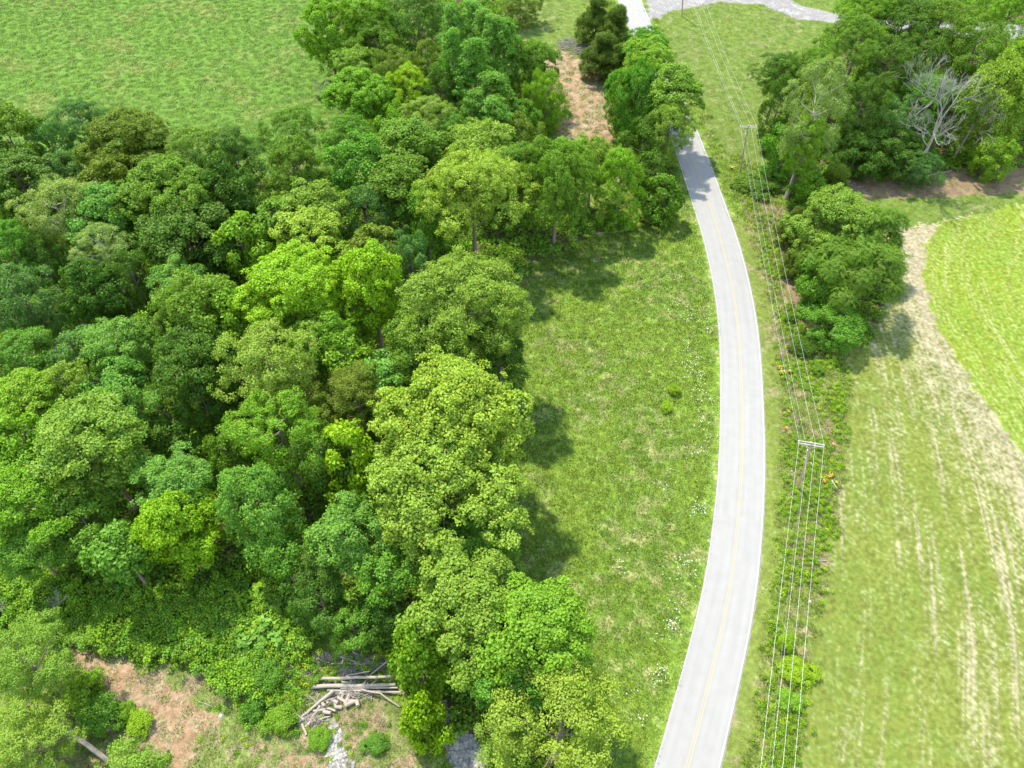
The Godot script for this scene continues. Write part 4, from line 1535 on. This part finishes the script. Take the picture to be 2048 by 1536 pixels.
# ---------- logs, brush ----------
func make_logs():
	var group := "felled logs in the pile"
	var L := [
		[[[617, 1364, 0.5], [785, 1360, 0.6]], 0.2, "long straight pale log lying apart above the pile"],
		[[[625, 1378, 0.35], [793, 1375, 0.45]], 0.23, "thickest long pale log in the pile"],
		[[[685, 1381, 0.3], [797, 1381, 0.4]], 0.14, "long log pressed against the thickest log"],
		[[[656, 1383, 0.1], [803, 1389, 0.3]], 0.15, "long log lowest of the four parallel logs"],
		[[[725, 1385, 0.5], [764, 1394, 0.6], [800, 1417, 0.1]], 0.1, "curved bare branch bending away from the parallel logs"],
		[[[695, 1357, 0.5], [742, 1350, 0.7]], 0.09, "short pale pole resting behind the straight log"],
		[[[742, 1356, 0.4], [773, 1334, 0.8], [788, 1322, 1.0]], 0.08, "bent pale branch rising toward the narrow maple"],
		[[[664, 1331, 0.3], [777, 1331, 0.3]], 0.08, "thin straight branch behind the straight log"],
		[[[670, 1388, 0.6], [605, 1436, 0.1]], 0.17, "slanting log sliding off the pile toward the bushes"],
		[[[643, 1416, 0.2], [624, 1440, 0.0]], 0.17, "short thick log beside the slanting log"],
		[[[626, 1440, 0.0], [612, 1456, 0.0]], 0.14, "stubby log at the lower tip of the pile"],
		[[[605, 1449, 0.0], [614, 1472, 0.0]], 0.15, "dark stub pointing down from the pile tip"],
		[[[590, 1431, 0.1], [610, 1441, 0.1]], 0.13, "short block at the bush side of the pile tip"],
		[[[634, 1442, 0.0], [663, 1434, 0.0]], 0.12, "low log across the path side of the pile tip"],
		[[[683, 1318, 0.4], [714, 1328, 0.3]], 0.12, "weathered log in the brush above the pile"],
		[[[707, 1309, 0.5], [750, 1328, 0.2]], 0.09, "crooked weathered branch in the brush above the pile"],
		[[[594, 1305, 0.7], [612, 1327, 0.2]], 0.1, "upright grey stick in the vines above the pile"],
		[[[578, 1328, 0.2], [600, 1318, 0.3]], 0.1, "grey branch lying in the vines above the pile"],
		[[[578, 1331, 0.3], [604, 1350, 0.1]], 0.09, "dark branch lying in the vines above the pile"],
		[[[705, 1372, 0.1], [703, 1362, 0.1]], 0.16, "block wedged crosswise under the straight log"],
		[[[399, 1404, 0.0], [426, 1414, 0.0]], 0.06, "thin root lying on the red clay bank"],
	]
	for e in L:
		log_thing("felled_log", e[2], e[0], e[1], 0.0, M.log_wood, group)
	log_thing("fallen_tree", "fallen trunk glimpsed in the shaded hollow of the wood", [[388, 916, 0.1], [420, 925, 0.1]], 0.22, 0.0, M.log_wood, "")
	log_thing("fallen_tree", "dark thick trunk leaning out below the pale open tree", [[108, 1432, 4.0], [160, 1478, 2.0], [225, 1528, 0.0]], 0.34, 0.0, M.dark_log, "")
	log_thing("fallen_tree", "short pale fallen trunk by the lime bush", [[218, 1464, 0.0], [230, 1452, 0.0]], 0.16, 0.0, M.log_wood, "")
	log_thing("fallen_branch", "pale fallen branch on the brown field margin", [[1852, 353, 0.0], [1902, 343, 0.0]], 0.1, 0.0, M.log_wood, "", "branch")
	log_thing("fallen_branch", "branch lying in the weeds below the orange flowers", [[1632, 1121, 0.0], [1656, 1122, 0.0]], 0.07, 0.0, M.log_wood, "", "branch")
	log_thing("fallen_branch", "grey branch lying under the slim meadow-corner tree", [[1190, 467, 0.0], [1260, 460, 0.0]], 0.12, 0.0, M.dark_log, "", "branch")
	# sawn chunks
	var r := RandomNumberGenerator.new()
	r.seed = 61
	for q in [[670, 1405], [678, 1418], [687, 1404], [697, 1402], [707, 1406], [717, 1410], [656, 1428], [664, 1422], [691, 1349], [694, 1369], [687, 1394], [648, 1411], [623, 1446], [713, 1389], [684, 1387], [579, 1434], [660, 1400], [700, 1412], [640, 1424], [672, 1412]]:
		var p := on_ground(q[0], q[1])
		var ln := r.randf_range(0.5, 1.25)
		var o := thing("wood_chunk", "longer sawn wood chunk strewn below the parallel logs" if ln > 0.9 else "stubby sawn wood chunk strewn below the parallel logs", "wood chunk", p, "wood chunks strewn below the logs")
		var bas := Basis(Vector3.UP, r.randf() * TAU) * Basis(Vector3.RIGHT, r.randf_range(-0.35, 0.35))
		var rd := r.randf_range(0.13, 0.24)
		var g := Geo.new()
		var c := Vector3(0, rd + 0.05 + r.randf() * 0.12, 0)
		var ax := bas * Vector3(0, 0, ln * 0.5)
		g.tube([c - ax, c - ax * 0.2 + rv(r) * 0.03, c + ax], [rd, rd * 1.05, rd * 0.85], 6, false)
		mesh_node("bark", g.mesh(), M.log_wood, o)
		for s in [-1, 1]:
			g = Geo.new()
			g.tube([c + ax * s * 0.98, c + ax * s * 1.02], [rd * 0.96, rd * 0.82], 6)
			mesh_node("cut_end", g.mesh(), M.cut_wood, o)
	brush("brush_heap", "tangle of dry grey brush above the felled logs", [[650, 1320, 26, 12], [700, 1318, 40, 16], [745, 1325, 34, 14], [690, 1345, 30, 14], [710, 1392, 36, 12], [650, 1405, 40, 20], [625, 1440, 22, 14], [600, 1345, 40, 14], [720, 1340, 50, 14], [700, 1375, 70, 10]], 760, 0.7, 71, M.log_wood)
	brush("brush_heap", "dry brush heap half sunk in the vines", [[555, 1340, 22, 18], [540, 1350, 18, 12]], 130, 0.8, 72, M.log_wood)
	brush("brush_heap", "pale grey brush pile beside the cedars and red dirt", [[1150, 95, 36, 15], [1170, 100, 26, 14], [1135, 88, 20, 10]], 420, 1.6, 73, M.grey_wood)
	brush("brush_heap", "small heap of sticks at the slim meadow tree", [[1298, 440, 14, 8]], 50, 0.5, 74, M.log_wood)
	brush("brush_heap", "grey sticks strewn on the brown field margin", [[1700, 375, 22, 10], [1715, 385, 18, 8]], 50, 0.3, 75, M.grey_wood)


func brush(called: String, label: String, spots: Array, count: int, high: float, sd: int, m: Material):
	var r := RandomNumberGenerator.new()
	r.seed = sd
	var c := on_ground(spots[0][0], spots[0][1])
	var o := thing(called, label, "brush pile", c, "heaps of dry brush")
	var g := Geo.new()
	for k in count:
		var s: Array = spots[r.randi() % spots.size()]
		var a := r.randf() * TAU
		var q := sqrt(r.randf())
		var p := on_ground(s[0] + cos(a) * q * s[2], s[1] + sin(a) * q * s[3]) - c
		p.y += r.randf() * high * (1.0 - q * 0.8) + 0.05
		var d := Vector3(r.randf_range(-1, 1), r.randf_range(-0.25, 0.3), r.randf_range(-0.7, 0.7)).normalized()
		var ln := r.randf_range(0.5, 1.7)
		var rd := r.randf_range(0.015, 0.05)
		g.tube([p - d * ln * 0.5, p + rv(r) * 0.08, p + d * ln * 0.5], [rd, rd, rd * 0.5], 4, false)
	var b := mesh_node("sticks", g.mesh(), m, o)
	tag(b, "", "", "", "stuff")


# ---------- flowers, stones, litter ----------
func make_small_things():
	var r := RandomNumberGenerator.new()
	r.seed = 81
	# white umbel flowers of the meadow
	var head := Geo.new()
	for k in 9:
		var a := TAU * k / 9.0
		var q := Vector3(cos(a), 0, sin(a)) * (0.09 if k % 2 else 0.05)
		for t in 5:
			var b0 := TAU * t / 5.0
			var b1 := TAU * (t + 1) / 5.0
			head.tri(q, q + Vector3(cos(b0), 0.1, sin(b0)) * 0.045, q + Vector3(cos(b1), 0.1, sin(b1)) * 0.045, Vector3.UP)
	var buf := PackedFloat32Array()
	for s in [[1345, 612, 20], [1375, 625, 26], [1412, 640, 22], [1384, 650, 14], [1410, 664, 10], [1368, 700, 14], [1385, 722, 26], [1370, 738, 26], [1392, 746, 20], [1400, 770, 14], [1402, 788, 14], [1420, 800, 12], [1432, 812, 10], [1392, 820, 12], [1400, 850, 12], [1426, 876, 12], [1388, 910, 12], [1418, 900, 10], [1330, 962, 10], [1395, 1020, 26], [1400, 1012, 20], [1365, 1126, 30], [1392, 1145, 8], [1396, 1165, 8], [1342, 1246, 34], [1350, 1220, 16], [1312, 1280, 12], [1312, 1362, 22], [1322, 1345, 14], [1285, 1440, 10], [1240, 1120, 8], [1275, 1075, 10], [1240, 1145, 8], [1335, 1160, 8], [1330, 980, 12], [1340, 560, 10], [1390, 520, 8], [1260, 1390, 8], [1240, 1140, 8]]:
		for k in int(s[2] * 0.8):
			var p := on_ground(s[0] + r.randfn(0, 11.0), s[1] + r.randfn(0, 9.0))
			if absf(road_d(p.x, p.z)) < 3.6:
				continue
			p.y += r.randf_range(0.3, 0.6)
			var j := r.randf_range(0.7, 0.95)
			put(buf, facing((Vector3.UP + rv(r) * 0.3).normalized(), r.randf() * TAU).scaled(Vector3.ONE * r.randf_range(0.3, 0.65)), p, Color(j, j, j * 0.92) * 0.62)
	var o := multi("white_wildflowers", head.mesh(), M.grass, buf)
	tag(o, "white umbel wildflowers scattered through the meadow by the asphalt", "flowers", "", "stuff")
	# flower clumps under the wires
	for e in [[1556, 738, 0.5, "orange", "orange flower clump beside a yellow clump under the wires"], [1563, 748, 0.65, "yellow", "yellow flower clump beside an orange clump under the wires"], [1576, 746, 0.25, "orange", "small orange flower tuft next to the yellow clump"], [1575, 826, 0.35, "orange", "orange flower tuft up the slope from the utility pole"], [1571, 860, 0.35, "orange", "orange flower tuft in dry grass near the utility pole"], [1646, 963, 0.75, "orange", "large orange flower clump by the guy guard"], [1658, 954, 0.65, "orange", "second orange flower clump by the guy guard"], [1672, 968, 0.25, "yellow", "small yellow flower tuft at the guy guard"], [1664, 892, 0.6, "clay", "rusty brown weed clump beside the crossarm end"], [1463, 339, 0.7, "yellow", "yellow flower clump at the far pole's foot"], [1494, 380, 0.55, "yellow", "yellow flower clump in the ditch shrubs"], [1517, 376, 0.5, "yellow", "second yellow flower clump in the ditch shrubs"]]:
		var p := on_ground(e[0], e[1])
		var t := thing("flower_clump", e[4], "flowers", p, "flower clumps under the wires")
		var sz: float = e[2] * 0.72
		var items := []
		for k in 8:
			items.append([sprays.medium[0], Transform3D(facing((Vector3.UP + rv(r) * 0.4).normalized(), r.randf() * TAU).scaled(Vector3.ONE * sz * 0.5), Vector3(r.randf_range(-0.5, 0.5) * sz, 0.1 + r.randf() * 0.2, r.randf_range(-0.5, 0.5) * sz)), sprays.medium[0].c])
		var one := PackedFloat32Array()
		put(one, Basis(), Vector3.ZERO, LEAF.mid[0])
		multi("leaves", bake(items), M.leaf, one, t)
		var g := Geo.new()
		for k in int(60 * sz):
			var q := Vector3(r.randfn(0, 0.42) * sz, 0.38 + r.randf() * 0.3, r.randfn(0, 0.42) * sz)
			var w := r.randf_range(0.04, 0.09)
			for s in 4:
				var a := TAU * s / 4.0
				g.tri(q, q + Vector3(cos(a), 0.3, sin(a)) * w, q + Vector3(cos(a + 1.3), 0.3, sin(a + 1.3)) * w, Vector3.UP)
		mesh_node("blossoms", g.mesh(), M[e[3]], t)
	# stones
	var st := []
	for k in 5:
		st.append(stone(900 + k))
	for e in [["clay_clods", DIRT, 320, "clay", 0.15, "loose clods on the red clay ground"], ["stream_stones", WHITE, 900, "white_stone", 0.22, "white stones of the dry stream bed and path"]]:
		var b2 := PackedFloat32Array()
		var tries := 0
		while b2.size() < e[2] * 16 and tries < 60000:
			tries += 1
			var area: Array = [1060, 90, 190, 190] if (e[0] == "clay_clods" and tries % 3 == 0) else ([150, 1330, 280, 180] if e[0] == "clay_clods" else [650, 1370, 340, 170])
			var p := on_ground(area[0] + r.randf() * area[2], area[1] + r.randf() * area[3])
			if zone_at(p.x, p.z) != e[1]:
				continue
			var s: float = e[4] * r.randf_range(0.3, 1.2)
			var c := Color(0.25, 0.155, 0.09) * r.randf_range(0.8, 1.2) if e[1] == DIRT else Color(0.24, 0.225, 0.20) * r.randf_range(0.5, 1.3)
			put(b2, Basis(Vector3.UP, r.randf() * TAU).scaled(Vector3(s, s * 0.6, s)), p, c)
		var oo := multi(e[0], st[0], M.grass_stone, b2)
		tag(oo, e[5], "stones", "", "stuff")
	# single pale objects
	for e in [[1428, 261, 0.28, "white plastic litter lying on the lawn by the road"], [1534, 62, 0.2, "small white marker stone on the lawn by the gravel drive"], [1590, 656, 0.3, "pale stone on the bare strip under the wires"], [1602, 655, 0.36, "larger pale stone beside the round dark shrub"], [1622, 926, 0.35, "grey-white stone at the utility pole's foot"], [1677, 953, 0.22, "small white stone beyond the guy guard"], [1584, 942, 0.3, "grey stone beside the utility pole"], [442, 1432, 0.4, "white stone at the end of the red clay patch"], [1620, 1203, 0.4, "white stone among the weeds under the wires"]]:
		var p := on_ground(e[0], e[1])
		var t := mesh_node("pale_stone", st[1 + r.randi() % 4], M.rock)
		t.position = p
		t.scale = Vector3(e[2], e[2] * 0.7, e[2]) * 0.6
		tag(t, e[3], "stone", "pale stones")
	# blue tarpaulin scrap under the golden tree
	var g2 := Geo.new()
	for i in 6:
		for j in 5:
			var a := Vector3(i * 0.3, 0.12 * sin(i * 1.7 + j), j * 0.3)
			var b := Vector3((i + 1) * 0.3, 0.12 * sin((i + 1) * 1.7 + j), j * 0.3)
			var c := Vector3((i + 1) * 0.3, 0.12 * sin((i + 1) * 1.7 + j + 1), (j + 1) * 0.3)
			var d := Vector3(i * 0.3, 0.12 * sin(i * 1.7 + j + 1), (j + 1) * 0.3)
			g2.quad(a, b, c, d)
	var tp := mesh_node("tarpaulin", g2.mesh(), M.blue)
	tp.position = on_ground(1148, 1550) + Vector3(0, 0.15, 0)
	tag(tp, "crumpled blue tarpaulin scrap under the pale golden tree", "tarpaulin")


func stone(sd: int) -> ArrayMesh:
	var r := RandomNumberGenerator.new()
	r.seed = sd
	var g := Geo.new()
	var rows := 4
	var cols := 7
	var grid := []
	for j in rows + 1:
		for i in cols:
			var la := PI * j / rows
			var a := TAU * i / cols
			var d := Vector3(sin(la) * cos(a), cos(la), sin(la) * sin(a))
			grid.append(d * (r.randf_range(0.75, 1.15) if j > 0 and j < rows else 0.85))
	for j in rows:
		for i in cols:
			var n := (i + 1) % cols
			g.quad(grid[j * cols + i], grid[j * cols + n], grid[(j + 1) * cols + n], grid[(j + 1) * cols + i])
	return g.mesh()
